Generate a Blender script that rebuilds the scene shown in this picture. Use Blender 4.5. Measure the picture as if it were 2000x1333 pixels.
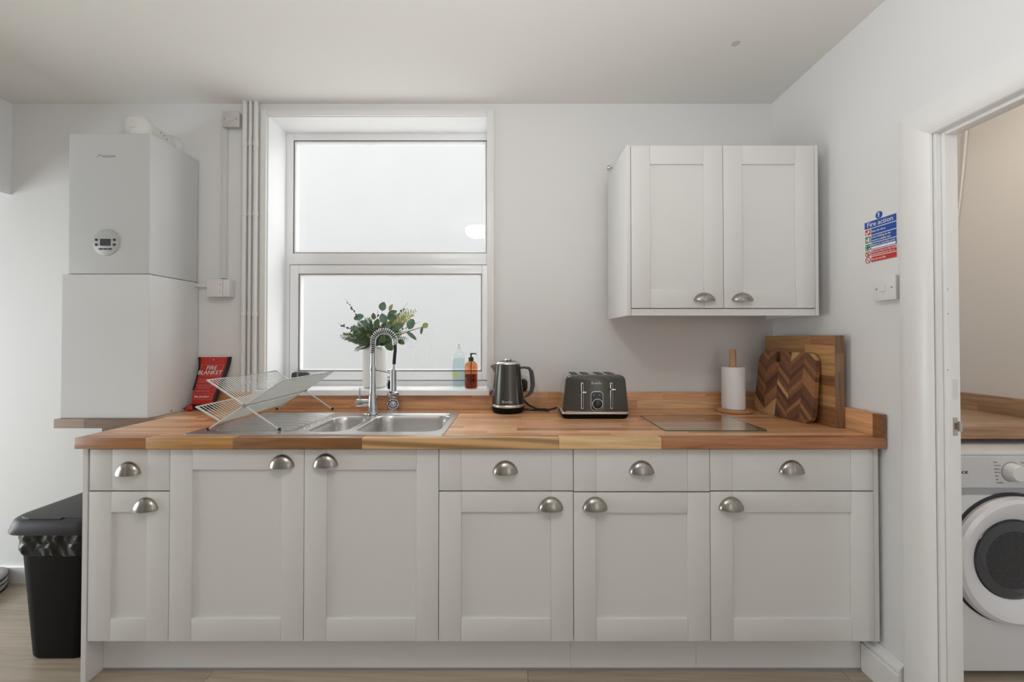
import bpy, bmesh, math, random
from mathutils import Vector, Matrix
random.seed(7)
R = math.radians
PI = math.pi
scene = bpy.context.scene
COL = scene.collection
for o in list(bpy.data.objects):
    bpy.data.objects.remove(o, do_unlink=True)

# ------------------------------------------------------------------ camera
F = 800.0                      # focal length in pixels of the 2000 px frame
TILT = R(0.65)
CAMZ = 1.27
PPX, PPY = 1003.0, 653.0       # principal point
cd = bpy.data.cameras.new('camera')
cam = bpy.data.objects.new('camera', cd); COL.objects.link(cam)
cd.sensor_width = 36.0
cd.lens = F / 2000.0 * 36.0
cd.shift_x = -(PPX - 1000.0) / 2000.0
cd.shift_y = (PPY - 666.5) / 2000.0
cd.clip_start = 0.02
cam.location = (0, 0, CAMZ)
cam.rotation_euler = (R(90) + TILT, 0, 0)
scene.camera = cam

def P(px, py, Y):
    """real X and Z of the thing seen at a pixel when it stands at depth Y"""
    t = (PPY - py) / F
    k = Y * (t * math.cos(TILT) + math.sin(TILT)) / (math.cos(TILT) - t * math.sin(TILT))
    depth = Y * math.cos(TILT) + k * math.sin(TILT)
    return (px - PPX) / F * depth, CAMZ + k

# ------------------------------------------------------------------ world, lights, exposure
w = bpy.data.worlds.new('overcast_sky'); scene.world = w
w.use_nodes = True
bg = w.node_tree.nodes['Background']
bg.inputs['Color'].default_value = (0.97, 0.985, 1.0, 1)
bg.inputs['Strength'].default_value = 4.6

def area(name, loc, rot, sx, sy, energy, col):
    l = bpy.data.lights.new(name, 'AREA'); l.shape = 'RECTANGLE'
    l.size = sx; l.size_y = sy; l.energy = energy; l.color = col
    o = bpy.data.objects.new(name, l); COL.objects.link(o)
    o.location = loc; o.rotation_euler = rot
    return o
# added fill light at the right rear; daylight from the left room's windows
area('right_rear_fill', (1.2, -1.3, 1.35), (R(90), 0, R(62)), 1.9, 2.0, 10, (0.95, 0.975, 1.0))
# the photographer's flash, bounced off the ceiling above the camera
area('bounced_flash', (0.05, 0.15, 1.50), (R(180 - 6), 0, 0), 0.4, 0.4, 18.5, (0.97, 0.985, 1.0))
area('daylight_left_room', (-4.4, 1.0, 0.95), (R(90), 0, R(-90)), 2.0, 1.5, 54, (0.90, 0.965, 1.0))

area('utility_front_fill', (1.9, -1.9, 1.4), (R(90), 0, 0), 0.7, 1.2, 16, (0.95, 0.975, 1.0))  # unseen fill added to lift the washing machine front and the jamb
vs = scene.view_settings
scene.display_settings.display_device = 'sRGB'
vs.view_transform = 'Standard'
vs.look = 'None'
vs.exposure = 0.0
vs.gamma = 1.0
vs.use_curve_mapping = False

# ------------------------------------------------------------------ materials
def new_mat(name):
    m = bpy.data.materials.new(name); m.use_nodes = True
    nt = m.node_tree
    return m, nt, nt.nodes['Principled BSDF']

def N(nt, t, **kw):
    n = nt.nodes.new(t)
    for k, v in kw.items():
        setattr(n, k, v)
    return n

def plain(name, col, rough=0.5, metal=0.0, spec=0.5, bump=0.0, bscale=60.0, vary=0.0, vscale=4.0, coat=0.0):
    m, nt, b = new_mat(name)
    b.inputs['Base Color'].default_value = (*col, 1)
    b.inputs['Roughness'].default_value = rough
    b.inputs['Metallic'].default_value = metal
    b.inputs['Specular IOR Level'].default_value = spec
    b.inputs['Coat Weight'].default_value = coat
    tc = N(nt, 'ShaderNodeTexCoord')
    if bump:
        n = N(nt, 'ShaderNodeTexNoise'); n.inputs['Scale'].default_value = bscale
        n.inputs['Detail'].default_value = 4
        nt.links.new(tc.outputs['Object'], n.inputs['Vector'])
        bp = N(nt, 'ShaderNodeBump'); bp.inputs['Strength'].default_value = bump
        bp.inputs['Distance'].default_value = 0.002
        nt.links.new(n.outputs['Fac'], bp.inputs['Height'])
        nt.links.new(bp.outputs['Normal'], b.inputs['Normal'])
    if vary:
        n = N(nt, 'ShaderNodeTexNoise'); n.inputs['Scale'].default_value = vscale
        n.inputs['Detail'].default_value = 3
        nt.links.new(tc.outputs['Object'], n.inputs['Vector'])
        cr = N(nt, 'ShaderNodeValToRGB')
        cr.color_ramp.elements[0].position = 0.3; cr.color_ramp.elements[1].position = 0.7
        cr.color_ramp.elements[0].color = (*[c * (1 - vary) for c in col], 1)
        cr.color_ramp.elements[1].color = (*[min(1, c * (1 + vary)) for c in col], 1)
        nt.links.new(n.outputs['Fac'], cr.inputs['Fac'])
        nt.links.new(cr.outputs['Color'], b.inputs['Base Color'])
    return m

def brushed(name, col, rough, axis=0):
    m, nt, b = new_mat(name)
    b.inputs['Base Color'].default_value = (*col, 1)
    b.inputs['Metallic'].default_value = 1.0
    tc = N(nt, 'ShaderNodeTexCoord'); mp = N(nt, 'ShaderNodeMapping')
    sc = [300, 300, 300]; sc[axis] = 4
    mp.inputs['Scale'].default_value = sc
    n = N(nt, 'ShaderNodeTexNoise'); n.inputs['Scale'].default_value = 1.0
    nt.links.new(tc.outputs['Object'], mp.inputs['Vector']); nt.links.new(mp.outputs['Vector'], n.inputs['Vector'])
    mr = N(nt, 'ShaderNodeMapRange')
    mr.inputs['To Min'].default_value = rough * 0.75; mr.inputs['To Max'].default_value = rough * 1.25
    nt.links.new(n.outputs['Fac'], mr.inputs['Value']); nt.links.new(mr.outputs['Result'], b.inputs['Roughness'])
    return m

def wood(name, axis, rough=0.38, contrast=1.0, fine=1.0, spec=0.55, wave=0.10, wscale=0.55, coat=0.0):
    """oiled timber, its hue taken from the colour of each piece, grain along axis"""
    m, nt, b = new_mat(name)
    tc = N(nt, 'ShaderNodeTexCoord'); oi = N(nt, 'ShaderNodeObjectInfo')
    mul = N(nt, 'ShaderNodeVectorMath', operation='SCALE'); mul.inputs['Scale'].default_value = 37.0
    cx = N(nt, 'ShaderNodeCombineXYZ')
    for k in 'XYZ':
        nt.links.new(oi.outputs['Random'], cx.inputs[k])
    nt.links.new(cx.outputs['Vector'], mul.inputs[0])
    add = N(nt, 'ShaderNodeVectorMath', operation='ADD')
    nt.links.new(tc.outputs['Object'], add.inputs[0]); nt.links.new(mul.outputs['Vector'], add.inputs[1])
    mp = N(nt, 'ShaderNodeMapping')
    sc = [44 * fine] * 3; sc[axis] = 2.6 * fine
    mp.inputs['Scale'].default_value = sc
    nt.links.new(add.outputs['Vector'], mp.inputs['Vector'])
    n1 = N(nt, 'ShaderNodeTexNoise'); n1.inputs['Scale'].default_value = 1.0
    n1.inputs['Detail'].default_value = 5; n1.inputs['Distortion'].default_value = 1.3
    nt.links.new(mp.outputs['Vector'], n1.inputs['Vector'])
    wv = N(nt, 'ShaderNodeTexWave', wave_type='BANDS', bands_direction='DIAGONAL')
    wv.inputs['Scale'].default_value = wscale; wv.inputs['Distortion'].default_value = 9.0
    wv.inputs['Detail'].default_value = 2.0; wv.inputs['Detail Scale'].default_value = 0.6
    nt.links.new(mp.outputs['Vector'], wv.inputs['Vector'])
    mx = N(nt, 'ShaderNodeMath', operation='ADD')
    h = N(nt, 'ShaderNodeMath', operation='MULTIPLY'); h.inputs[1].default_value = wave
    nt.links.new(wv.outputs['Fac'], h.inputs[0])
    h2 = N(nt, 'ShaderNodeMath', operation='MULTIPLY'); h2.inputs[1].default_value = 1.05 - wave
    nt.links.new(n1.outputs['Fac'], h2.inputs[0])
    nt.links.new(h.outputs[0], mx.inputs[0]); nt.links.new(h2.outputs[0], mx.inputs[1])
    cr = N(nt, 'ShaderNodeValToRGB')
    e = cr.color_ramp.elements
    lo = 1 - 0.34 * contrast; hi = 1 + 0.24 * contrast
    e[0].position = 0.25; e[1].position = 0.78
    e[0].color = (lo, lo * 0.93, lo * 0.86, 1); e[1].color = (hi, hi, hi, 1)
    nt.links.new(mx.outputs[0], cr.inputs['Fac'])
    mm = N(nt, 'ShaderNodeMix', data_type='RGBA', blend_type='MULTIPLY'); mm.inputs[0].default_value = 1.0
    nt.links.new(oi.outputs['Color'], mm.inputs[6]); nt.links.new(cr.outputs['Color'], mm.inputs[7])
    nt.links.new(mm.outputs[2], b.inputs['Base Color'])
    b.inputs['Roughness'].default_value = rough
    b.inputs['Specular IOR Level'].default_value = spec
    b.inputs['Coat Weight'].default_value = coat
    b.inputs['Coat Roughness'].default_value = 0.24
    bp = N(nt, 'ShaderNodeBump'); bp.inputs['Strength'].default_value = 0.12; bp.inputs['Distance'].default_value = 0.001
    nt.links.new(n1.outputs['Fac'], bp.inputs['Height']); nt.links.new(bp.outputs['Normal'], b.inputs['Normal'])
    return m

def thin_glass(name, tint=(1, 1, 1), refl=1.0, rough=0.0):
    m = bpy.data.materials.new(name); m.use_nodes = True
    nt = m.node_tree; nt.nodes.clear()
    out = N(nt, 'ShaderNodeOutputMaterial'); mix = N(nt, 'ShaderNodeMixShader')
    tr = N(nt, 'ShaderNodeBsdfTransparent'); tr.inputs['Color'].default_value = (*tint, 1)
    gl = N(nt, 'ShaderNodeBsdfGlossy'); gl.inputs['Roughness'].default_value = rough
    fr = N(nt, 'ShaderNodeFresnel'); fr.inputs['IOR'].default_value = 1.5
    mu = N(nt, 'ShaderNodeMath', operation='MULTIPLY'); mu.inputs[1].default_value = refl
    mu.use_clamp = True
    ge = N(nt, 'ShaderNodeNewGeometry'); inv = N(nt, 'ShaderNodeMath', operation='SUBTRACT'); inv.inputs[0].default_value = 1.0
    fm = N(nt, 'ShaderNodeMath', operation='MULTIPLY')       # only the outer face mirrors
    nt.links.new(ge.outputs['Backfacing'], inv.inputs[1]); nt.links.new(inv.outputs[0], fm.inputs[0])
    nt.links.new(fr.outputs[0], fm.inputs[1]); nt.links.new(fm.outputs[0], mu.inputs[0]); nt.links.new(mu.outputs[0], mix.inputs[0])
    nt.links.new(tr.outputs[0], mix.inputs[1]); nt.links.new(gl.outputs[0], mix.inputs[2])
    nt.links.new(mix.outputs[0], out.inputs['Surface'])
    return m

def glow(name, col, strength):
    m = bpy.data.materials.new(name); m.use_nodes = True
    nt = m.node_tree; nt.nodes.clear()
    out = N(nt, 'ShaderNodeOutputMaterial'); e = N(nt, 'ShaderNodeEmission')
    e.inputs['Color'].default_value = (*col, 1); e.inputs['Strength'].default_value = strength
    nt.links.new(e.outputs[0], out.inputs['Surface'])
    return m

M_ = {}
M_['wall'] = plain('white_wall_paint', (0.775, 0.77, 0.765), 0.62, spec=0.3, bump=0.10, bscale=14, vary=0.012, vscale=1.5)
M_['ceil'] = plain('ceiling_paint', (0.785, 0.77, 0.74), 0.75, spec=0.2, bump=0.06, bscale=9)
M_['gloss'] = plain('white_gloss_paint', (0.82, 0.81, 0.80), 0.32, spec=0.5, bump=0.05, bscale=20)
M_['upvc'] = plain('white_upvc', (0.90, 0.90, 0.91), 0.25, spec=0.5)
M_['gasket'] = plain('grey_rubber_gasket', (0.16, 0.16, 0.16), 0.6)
M_['cab'] = plain('soft_white_cabinet_foil', (0.74, 0.73, 0.715), 0.42, spec=0.4, bump=0.03, bscale=120)
M_['carcass'] = plain('cabinet_board', (0.76, 0.735, 0.70), 0.5)
M_['ext'] = plain('pale_render', (0.245, 0.242, 0.239), 0.9, bump=0.2, bscale=20, vary=0.015, vscale=1.2)
M_['pave'] = plain('concrete', (0.60, 0.595, 0.58), 0.9, vary=0.1)
M_['steel'] = brushed('brushed_steel', (0.60, 0.59, 0.575), 0.30, 0)
M_['nickel'] = plain('brushed_nickel', (0.38, 0.355, 0.325), 0.25, metal=1.0)
M_['chrome'] = plain('chrome', (0.58, 0.59, 0.61), 0.07, metal=1.0)
M_['black'] = plain('black_plastic', (0.012, 0.012, 0.013), 0.38, spec=0.5)
M_['blackm'] = plain('matt_black_plastic', (0.0035, 0.0035, 0.004), 0.5, spec=0.12, bump=0.1, bscale=400)
M_['binlid'] = plain('black_bin_lid_plastic', (0.016, 0.016, 0.017), 0.42, spec=0.4, bump=0.08, bscale=400)
M_['rubber'] = plain('black_rubber', (0.015, 0.015, 0.016), 0.6)
M_['boiler'] = plain('light_grey_enamel', (0.585, 0.59, 0.585), 0.35, spec=0.5)
M_['boxpaint'] = plain('white_painted_board', (0.69, 0.69, 0.685), 0.6, spec=0.3, bump=0.15, bscale=10, vary=0.02, vscale=3)
M_['flue'] = plain('white_flue_plastic', (0.74, 0.73, 0.70), 0.45)
M_['elec'] = plain('white_electric_plastic', (0.76, 0.75, 0.74), 0.35)
M_['elecold'] = plain('painted_over_plastic', (0.62, 0.60, 0.58), 0.5, vary=0.06, vscale=40)
M_['trunk'] = plain('white_trunking', (0.66, 0.66, 0.67), 0.4)
M_['pipe'] = plain('painted_pipe', (0.76, 0.745, 0.73), 0.4)
M_['wire'] = plain('grey_white_wire', (0.60, 0.61, 0.58), 0.35, spec=0.5)
M_['darkgap'] = plain('dark_gap', (0.03, 0.03, 0.03), 0.8)
M_['text_grey'] = plain('grey_print', (0.30, 0.30, 0.30), 0.5)
M_['text_dark'] = plain('dark_print', (0.03, 0.03, 0.035), 0.5)
M_['text_white'] = plain('white_print', (0.82, 0.80, 0.79), 0.5)
M_['text_silver'] = plain('silver_print', (0.60, 0.58, 0.55), 0.35)
M_['pale_red'] = plain('pale_print_on_red', (0.62, 0.28, 0.25), 0.5)
M_['wood_x'] = wood('oiled_hardwood', 0, coat=0.5)
M_['wood_figured'] = wood('figured_hardwood', 0, contrast=1.15, fine=0.75, wave=0.75, wscale=0.45, coat=0.4)
M_['wood_y'] = wood('oiled_hardwood_crosswise', 1)
M_['wood_z'] = wood('hardwood_endgrain', 2, fine=1.4)
M_['acacia'] = wood('acacia', 0, rough=0.5, fine=1.6, contrast=0.6)
M_['beech'] = wood('beech', 2, rough=0.5, contrast=0.35)
M_['floorwood'] = wood('grey_oak_vinyl', 0, rough=0.40, coat=0.3, contrast=0.55, fine=1.0, spec=0.6)
M_['pane'] = thin_glass('window_glass', (0.97, 0.98, 0.975))
M_['boardglass'] = thin_glass('glass_board', (0.93, 0.955, 0.93), 1.5)
M_['glassedge'] = plain('green_glass_edge', (0.035, 0.10, 0.06), 0.1)
M_['clearplastic'] = thin_glass('clear_plastic', (0.95, 0.97, 0.975), 1.1)
M_['bluesoap'] = thin_glass('pale_blue_soap', (0.86, 0.925, 0.935), 0.3)
M_['amber'] = thin_glass('amber_plastic', (0.87, 0.50, 0.28), 1.0)
M_['ambersoap'] = thin_glass('amber_soap', (0.55, 0.24, 0.11), 0.3)
M_['porthole'] = thin_glass('porthole_glass', (0.52, 0.53, 0.56), 1.3)
M_['vase'] = plain('white_ribbed_ceramic', (0.78, 0.755, 0.73), 0.5)
M_['paper'] = plain('white_paper', (0.84, 0.83, 0.83), 0.95, bump=0.35, bscale=180)
M_['red'] = plain('red_pvc', (0.52, 0.028, 0.022), 0.42, spec=0.5, bump=0.25, bscale=18)
M_['blacktape'] = plain('black_webbing', (0.015, 0.010, 0.012), 0.6)
M_['signblue'] = plain('sign_blue', (0.012, 0.075, 0.37), 0.4)
M_['signred'] = plain('sign_red', (0.55, 0.035, 0.03), 0.4)
M_['signgreen'] = plain('sign_green', (0.015, 0.19, 0.075), 0.4)
M_['signwhite'] = plain('sign_white', (0.80, 0.80, 0.81), 0.4)
M_['gunmetal'] = plain('gunmetal_enamel', (0.105, 0.100, 0.090), 0.24, metal=0.85, spec=0.6)
M_['satin'] = plain('satin_silver', (0.74, 0.73, 0.72), 0.24, metal=0.95)
M_['display'] = plain('black_display', (0.012, 0.013, 0.018), 0.15)
M_['washer'] = plain('white_appliance_enamel', (0.72, 0.725, 0.74), 0.3)
M_['washerpanel'] = plain('grey_appliance_panel', (0.60, 0.60, 0.62), 0.35)
M_['washerring'] = plain('white_appliance_plastic', (0.74, 0.745, 0.77), 0.28)
M_['drum'] = plain('dark_drum_steel', (0.10, 0.10, 0.105), 0.3, metal=0.9)
M_['drumhole'] = plain('lighter_drum_steel', (0.22, 0.22, 0.23), 0.35, metal=0.8)  # lighter steel than the drum, for its dotted holes
M_['darkgrey'] = plain('dark_grey_foam', (0.055, 0.058, 0.058), 0.8, bump=0.5, bscale=150, vary=0.25, vscale=90)
M_['greypad'] = plain('grey_fabric', (0.38, 0.39, 0.385), 0.9, bump=0.4, bscale=200, vary=0.08, vscale=30)
M_['leaf'] = None

def leafmat(name, col, vary=0.25):
    m, nt, b = new_mat(name)
    tc = N(nt, 'ShaderNodeTexCoord'); n = N(nt, 'ShaderNodeTexNoise'); n.inputs['Scale'].default_value = 60
    nt.links.new(tc.outputs['Object'], n.inputs['Vector'])
    cr = N(nt, 'ShaderNodeValToRGB')
    cr.color_ramp.elements[0].color = (*[c * (1 - vary) for c in col], 1)
    cr.color_ramp.elements[1].color = (*[c * (1 + vary) for c in col], 1)
    nt.links.new(n.outputs['Fac'], cr.inputs['Fac']); nt.links.new(cr.outputs['Color'], b.inputs['Base Color'])
    b.inputs['Roughness'].default_value = 0.55
    return m
M_['leaf_green'] = leafmat('eucalyptus_green', (0.13, 0.22, 0.15))
M_['leaf_dark'] = leafmat('dark_fern_green', (0.085, 0.14, 0.065))
M_['leaf_mid'] = leafmat('mid_fern_green', (0.16, 0.22, 0.085))
M_['leaf_light'] = leafmat('pale_yellow_green', (0.46, 0.47, 0.20))
M_['bud'] = leafmat('grey_blue_bud', (0.09, 0.11, 0.115))
M_['stem'] = leafmat('brown_green_stem', (0.17, 0.15, 0.08))
M_['whiteflower'] = leafmat('off_white_blossom', (0.62, 0.58, 0.48))

# ------------------------------------------------------------------ mesh builder
class MB:
    def __init__(s):
        s.v = []; s.f = []
    def add(s, v, f):
        n = len(s.v); s.v += [tuple(p) for p in v]; s.f += [tuple(i + n for i in q) for q in f]
        return s
    def box(s, x0, x1, y0, y1, z0, z1):
        v = [(x, y, z) for x in (x0, x1) for y in (y0, y1) for z in (z0, z1)]
        return s.add(v, [(0, 1, 3, 2), (4, 6, 7, 5), (0, 4, 5, 1), (2, 3, 7, 6), (0, 2, 6, 4), (1, 5, 7, 3)])
    def loft(s, loops, cap0=True, cap1=True, closed=True):
        n = len(loops[0]); v = [p for l in loops for p in l]; f = []
        for i in range(len(loops) - 1):
            for j in range(n if closed else n - 1):
                k = (j + 1) % n
                f.append((i * n + j, i * n + k, (i + 1) * n + k, (i + 1) * n + j))
        if cap0: f.append(tuple(range(n - 1, -1, -1)))
        if cap1: f.append(tuple((len(loops) - 1) * n + j for j in range(n)))
        return s.add(v, f)
    def lathe(s, prof, c=(0, 0, 0), axis='z', n=32, cap0=True, cap1=True, mod=None):
        loops = []
        for r, h in prof:
            l = []
            for j in range(n):
                a = 2 * PI * j / n; rr = r * (mod(a) if mod else 1)
                x, y = rr * math.cos(a), rr * math.sin(a)
                p = {'z': (x, y, h), 'y': (x, -h, y), 'x': (h, x, y)}[axis]   # 'y': positive h comes towards the room
                l.append((p[0] + c[0], p[1] + c[1], p[2] + c[2]))
            loops.append(l)
        return s.loft(loops, cap0, cap1)
    def tube(s, pts, r, n=8, caps=True):
        pts = [Vector(p) for p in pts]
        rr = r if isinstance(r, (list, tuple)) else [r] * len(pts)
        t0 = (pts[1] - pts[0]).normalized()
        up = Vector((0, 0, 1)) if abs(t0.z) < 0.9 else Vector((0, 1, 0))
        u = t0.cross(up).normalized(); loops = []
        for i, p in enumerate(pts):
            if i == 0: t = t0
            elif i == len(pts) - 1: t = (pts[i] - pts[i - 1]).normalized()
            else: t = ((pts[i + 1] - pts[i]).normalized() + (pts[i] - pts[i - 1]).normalized()).normalized()
            u = (u - t * u.dot(t)).normalized(); wv = t.cross(u)
            loops.append([tuple(p + (u * math.cos(2 * PI * j / n) + wv * math.sin(2 * PI * j / n)) * rr[i]) for j in range(n)])
        return s.loft(loops, caps, caps)
    def prism(s, poly, mat, t):
        """2-D polygon extruded by t along the third axis of a 4x4 frame"""
        n = len(poly)
        v = [mat @ Vector((x, y, 0)) for x, y in poly] + [mat @ Vector((x, y, t)) for x, y in poly]
        f = [tuple(range(n - 1, -1, -1)), tuple(range(n, 2 * n))]
        f += [(j, (j + 1) % n, n + (j + 1) % n, n + j) for j in range(n)]
        return s.add(v, f)

def rrect(x0, x1, y0, y1, r, n=5):
    pts = []
    for cx, cy, a0 in ((x1 - r, y1 - r, 0), (x0 + r, y1 - r, 90), (x0 + r, y0 + r, 180), (x1 - r, y0 + r, 270)):
        for k in range(n + 1):
            a = R(a0 + 90 * k / n)
            pts.append((cx + r * math.cos(a), cy + r * math.sin(a)))
    return pts

WO = {}
def obj(name, mb, mat, parent=None, bevel=0, segs=1, color=None, angle=32, flat=False, recalc=True):
    v = mb.v
    lo = [min(p[i] for p in v) for i in range(3)]; hi = [max(p[i] for p in v) for i in range(3)]
    org = Vector(((lo[0] + hi[0]) / 2, (lo[1] + hi[1]) / 2, lo[2]))
    me = bpy.data.meshes.new(name)
    me.from_pydata([Vector(p) - org for p in v], [], mb.f)
    bm = bmesh.new(); bm.from_mesh(me)
    if recalc:
        bmesh.ops.recalc_face_normals(bm, faces=bm.faces)
    if bevel:
        es = [e for e in bm.edges if len(e.link_faces) == 2 and e.calc_face_angle(0) > R(40)]
        bmesh.ops.bevel(bm, geom=es, offset=bevel, segments=segs, profile=0.6, affect='EDGES', clamp_overlap=True)
    bm.to_mesh(me); bm.free()
    if not flat:
        me.polygons.foreach_set('use_smooth', [True] * len(me.polygons))
        me.set_sharp_from_angle(angle=R(angle))
    if mat: me.materials.append(mat)
    o = bpy.data.objects.new(name, me); COL.objects.link(o)
    put(o, org, parent)
    if color: o.color = (*color, 1)
    return o

def put(o, org, parent):
    org = Vector(org)
    WO[o.name] = org
    if parent:
        o.parent = parent
        o.location = org - WO[parent.name]
    else:
        o.location = org

def tag(o, label, cat, group=None):
    o['label'] = label; o['category'] = cat
    if group: o['group'] = group
    return o

def thing(name, loc, label, cat, group=None):
    o = bpy.data.objects.new(name, None); COL.objects.link(o)
    o.empty_display_size = 0.05
    put(o, loc, None)
    return tag(o, label, cat, group)

def struct(name, mb=None, mat=None, parent=None, loc=None, **kw):
    if mb is None:
        o = bpy.data.objects.new(name, None); COL.objects.link(o); put(o, loc, None)
    else:
        o = obj(name, mb, mat, parent, **kw)
    if parent is None: o['kind'] = 'structure'
    return o

def text(name, body, size, mat, frame, parent=None, depth=0.0004, align='CENTER', squash=1.0, shear=0.0, spacing=1.0):
    cu = bpy.data.curves.new('lettering', 'FONT')
    cu.body = body; cu.size = size; cu.align_x = align; cu.align_y = 'CENTER'
    cu.extrude = depth; cu.resolution_u = 3; cu.shear = shear; cu.space_character = spacing
    t = bpy.data.objects.new('lettering', cu); COL.objects.link(t)
    me = bpy.data.meshes.new_from_object(t)
    vs_ = [(frame @ Vector((v.co.x * squash, v.co.y, v.co.z))) for v in me.vertices]
    fs_ = [tuple(p.vertices) for p in me.polygons]
    bpy.data.objects.remove(t); bpy.data.curves.remove(cu); bpy.data.meshes.remove(me)
    return obj(name, MB().add(vs_, fs_), mat, parent, flat=True, recalc=False)

def frame(origin, right, up):
    r = Vector(right).normalized(); u = Vector(up); u = (u - r * u.dot(r)).normalized(); n = r.cross(u)
    m = Matrix((r, u, n)).transposed().to_4x4(); m.translation = Vector(origin)
    return m
def front(x, y, z): return frame((x, y, z), (1, 0, 0), (0, 0, 1))           # faces the camera (-Y)
def sideL(x, y, z): return frame((x, y, z), (0, -1, 0), (0, 0, 1))          # on the right wall, faces -X

# ------------------------------------------------------------------ measured planes
YW = 2.156            # back wall
XR = 1.366            # right wall
XL = -2.655           # left wall
ZC = 2.515            # ceiling
ZT, ZU = 0.908, 0.867 # worktop top and underside
YD = 1.521            # cabinet fronts
YF = 1.498            # worktop front edge

# ================================================================== THE ROOM
m = MB()
m.box(-4.6, 2.6, -2.4, 1.2, -0.12, 0.0); m.box(-4.6, 2.6, 1.2, YW + 0.3, -0.12, -0.012)
floor = struct('floor', m, M_['floorwood'], color=(0.42, 0.35, 0.26))
# floor boards where the photo shows them
for r_ in range(6):
    y0 = 1.2 + r_ * 0.162; x = -4.6 + (0.31 * r_ * 1.7) % 1.2 - 1.2
    while x < 2.6:
        a, b_ = max(x, -3.4), min(x + 1.2, 2.4)
        if b_ - a > 0.05:
            k = random.uniform(0.88, 1.1); c = (0.42 * k, 0.355 * k, 0.275 * k)
            obj('plank', MB().box(a + .0006, b_ - .0006, y0 + .0006, y0 + .1614, -0.012, 0.0), M_['floorwood'], floor, bevel=0.0008, color=c)
        x += 1.2
struct('ceiling', MB().box(-4.6, 2.6, -2.4, YW + 0.3, ZC, ZC + 0.1), M_['ceil'])
x_c, y_c = .936, 1.712
obj('round_patch', MB().lathe([(.017, ZC - .0006), (.0165, ZC - .0012), (.002, ZC - .0012)], (x_c, y_c, 0), 'z', 24), plain('grey_patch', (.55, .53, .52), .8), bpy.data.objects['ceiling'])
# back wall with the window opening
WX0, WX1, WZ0, WZ1 = -1.300, -0.105, 0.978, 2.448
m = MB()
m.box(-4.6, WX0, YW, YW + 0.28, 0, ZC); m.box(WX1, 2.6, YW, YW + 0.28, 0, ZC)
m.box(WX0, WX1, YW, YW + 0.28, 0, WZ0); m.box(WX0, WX1, YW, YW + 0.28, WZ1, ZC)
struct('wall_back', m, M_['wall'])
m = MB()   # lintel of the wide opening towards the left room, and the wall in front of it
m.box(XL - 0.12, XL, -2.3, YW, 2.03, ZC); m.box(XL - 0.12, XL, -2.3, -0.6, 0, 2.03)
struct('wall_left', m, M_['wall'])
DY0, DY1, DZ = 0.560, 1.322, 1.938
m = MB()
m.box(XR, XR + 0.075, DY1 + 0.012, YW, 0, ZC); m.box(XR, XR + 0.075, -2.3, DY0, 0, ZC); m.box(XR, XR + 0.075, DY0, DY1 + 0.012, DZ + 0.012, ZC)
struct('wall_right', m, M_['wall'])
m = MB()
m.box(-4.6, 2.6, -2.4, -2.3, 0, ZC)
struct('wall_rear', m, M_['wall'])
struct('wall_far_left', MB().box(-4.7, -4.6, -2.4, YW + 0.28, 0, ZC), M_['wall'])
struct('wall_utility', MB().box(2.34, 2.44, -2.3, YW, 0, ZC), M_['wall'])
struct('wall_outside', MB().box(-8.0, 7.0, 6.60, 6.80, -0.1, 4.52), M_['ext'])
struct('ground_outside', MB().box(-8.0, 7.0, YW + 0.28, 6.60, -0.2, -0.1), M_['pave'])

# skirting boards
def skirt_profile(d, h):
    return [(0, 0), (d, 0), (d, h * .70), (d * .93, h * .735), (d * .72, h * .75), (d * .72, h * .765), (d * .86, h * .79),
            (d * .80, h * .86), (d * .55, h * .92), (d * .40, h * .935), (d * .40, h * .955), (d * .30, h), (0, h)]
pr = skirt_profile(0.034, 0.138)
m = MB(); m.loft([[(XR - a, y, b_) for a, b_ in pr] for y in (1.434, YW)])
struct('baseboard_right', m, M_['gloss'], angle=25)
m = MB(); m.loft([[(x, YW - a, b_) for a, b_ in [(0, 0), (.018, 0), (.018, .082), (.013, .09), (0, .09)]] for x in (-4.6, -1.62)])
struct('baseboard_back', m, M_['gloss'])

# doorway on the right: architrave, lining, stop, latch keep
door = struct('door_1', loc=(XR, DY1, 0))
ap = [(0, 0), (0.018, 0.0), (0.022, 0.012), (0.022, 0.058), (0.019, 0.072), (0.013, 0.086), (0.006, 0.095), (0, 0.098)]
YA = 1.428
m = MB(); m.loft([[(XR - d, YA - s_, z) for d, s_ in ap] for z in (0, 1)])
# mitred: outer height at the outer edge, inner height at the inner edge
m = MB()
lo_ = [(XR - d, YA - s_, 0) for d, s_ in ap]; hi_ = [(XR - d, YA - s_, 2.036 - s_) for d, s_ in ap]
m.loft([lo_, hi_])
far_ = [(XR - d, DY0 - 0.106 + s_, 2.036 - s_) for d, s_ in ap]
struct('architrave', m, M_['gloss'], door, angle=20)
m = MB(); m.loft([hi_, far_]); struct('architrave', m, M_['gloss'], door, angle=20)
m = MB(); m.loft([far_, [(x, y, 0) for x, y, z in far_]]); struct('architrave', m, M_['gloss'], door, angle=20)
m = MB(); m.box(XR + 0.004, XR + 0.0730, DY1, DY1 + 0.012, 0, DZ)
struct('door_lining', m, M_['gloss'], door, bevel=0.001)
m = MB(); m.box(XR + 0.004, XR + 0.0755, DY0 - 0.012, DY1 + 0.012, DZ, DZ + 0.012)
struct('door_lining', m, M_['gloss'], door, bevel=0.001)
m = MB(); m.box(XR + 0.020, XR + 0.0615, DY1 - 0.012, DY1, 0, DZ - 0.0005)
struct('door_stop', m, M_['gloss'], door, bevel=0.0025, segs=2)
m = MB(); m.box(XR + 0.020, XR + 0.0615, DY0, DY1 - 0.0125, DZ - 0.012, DZ)
struct('door_stop', m, M_['gloss'], door, bevel=0.0025, segs=2)
zk = P(1866, 833, DY1 - 0.012)[1]
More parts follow.
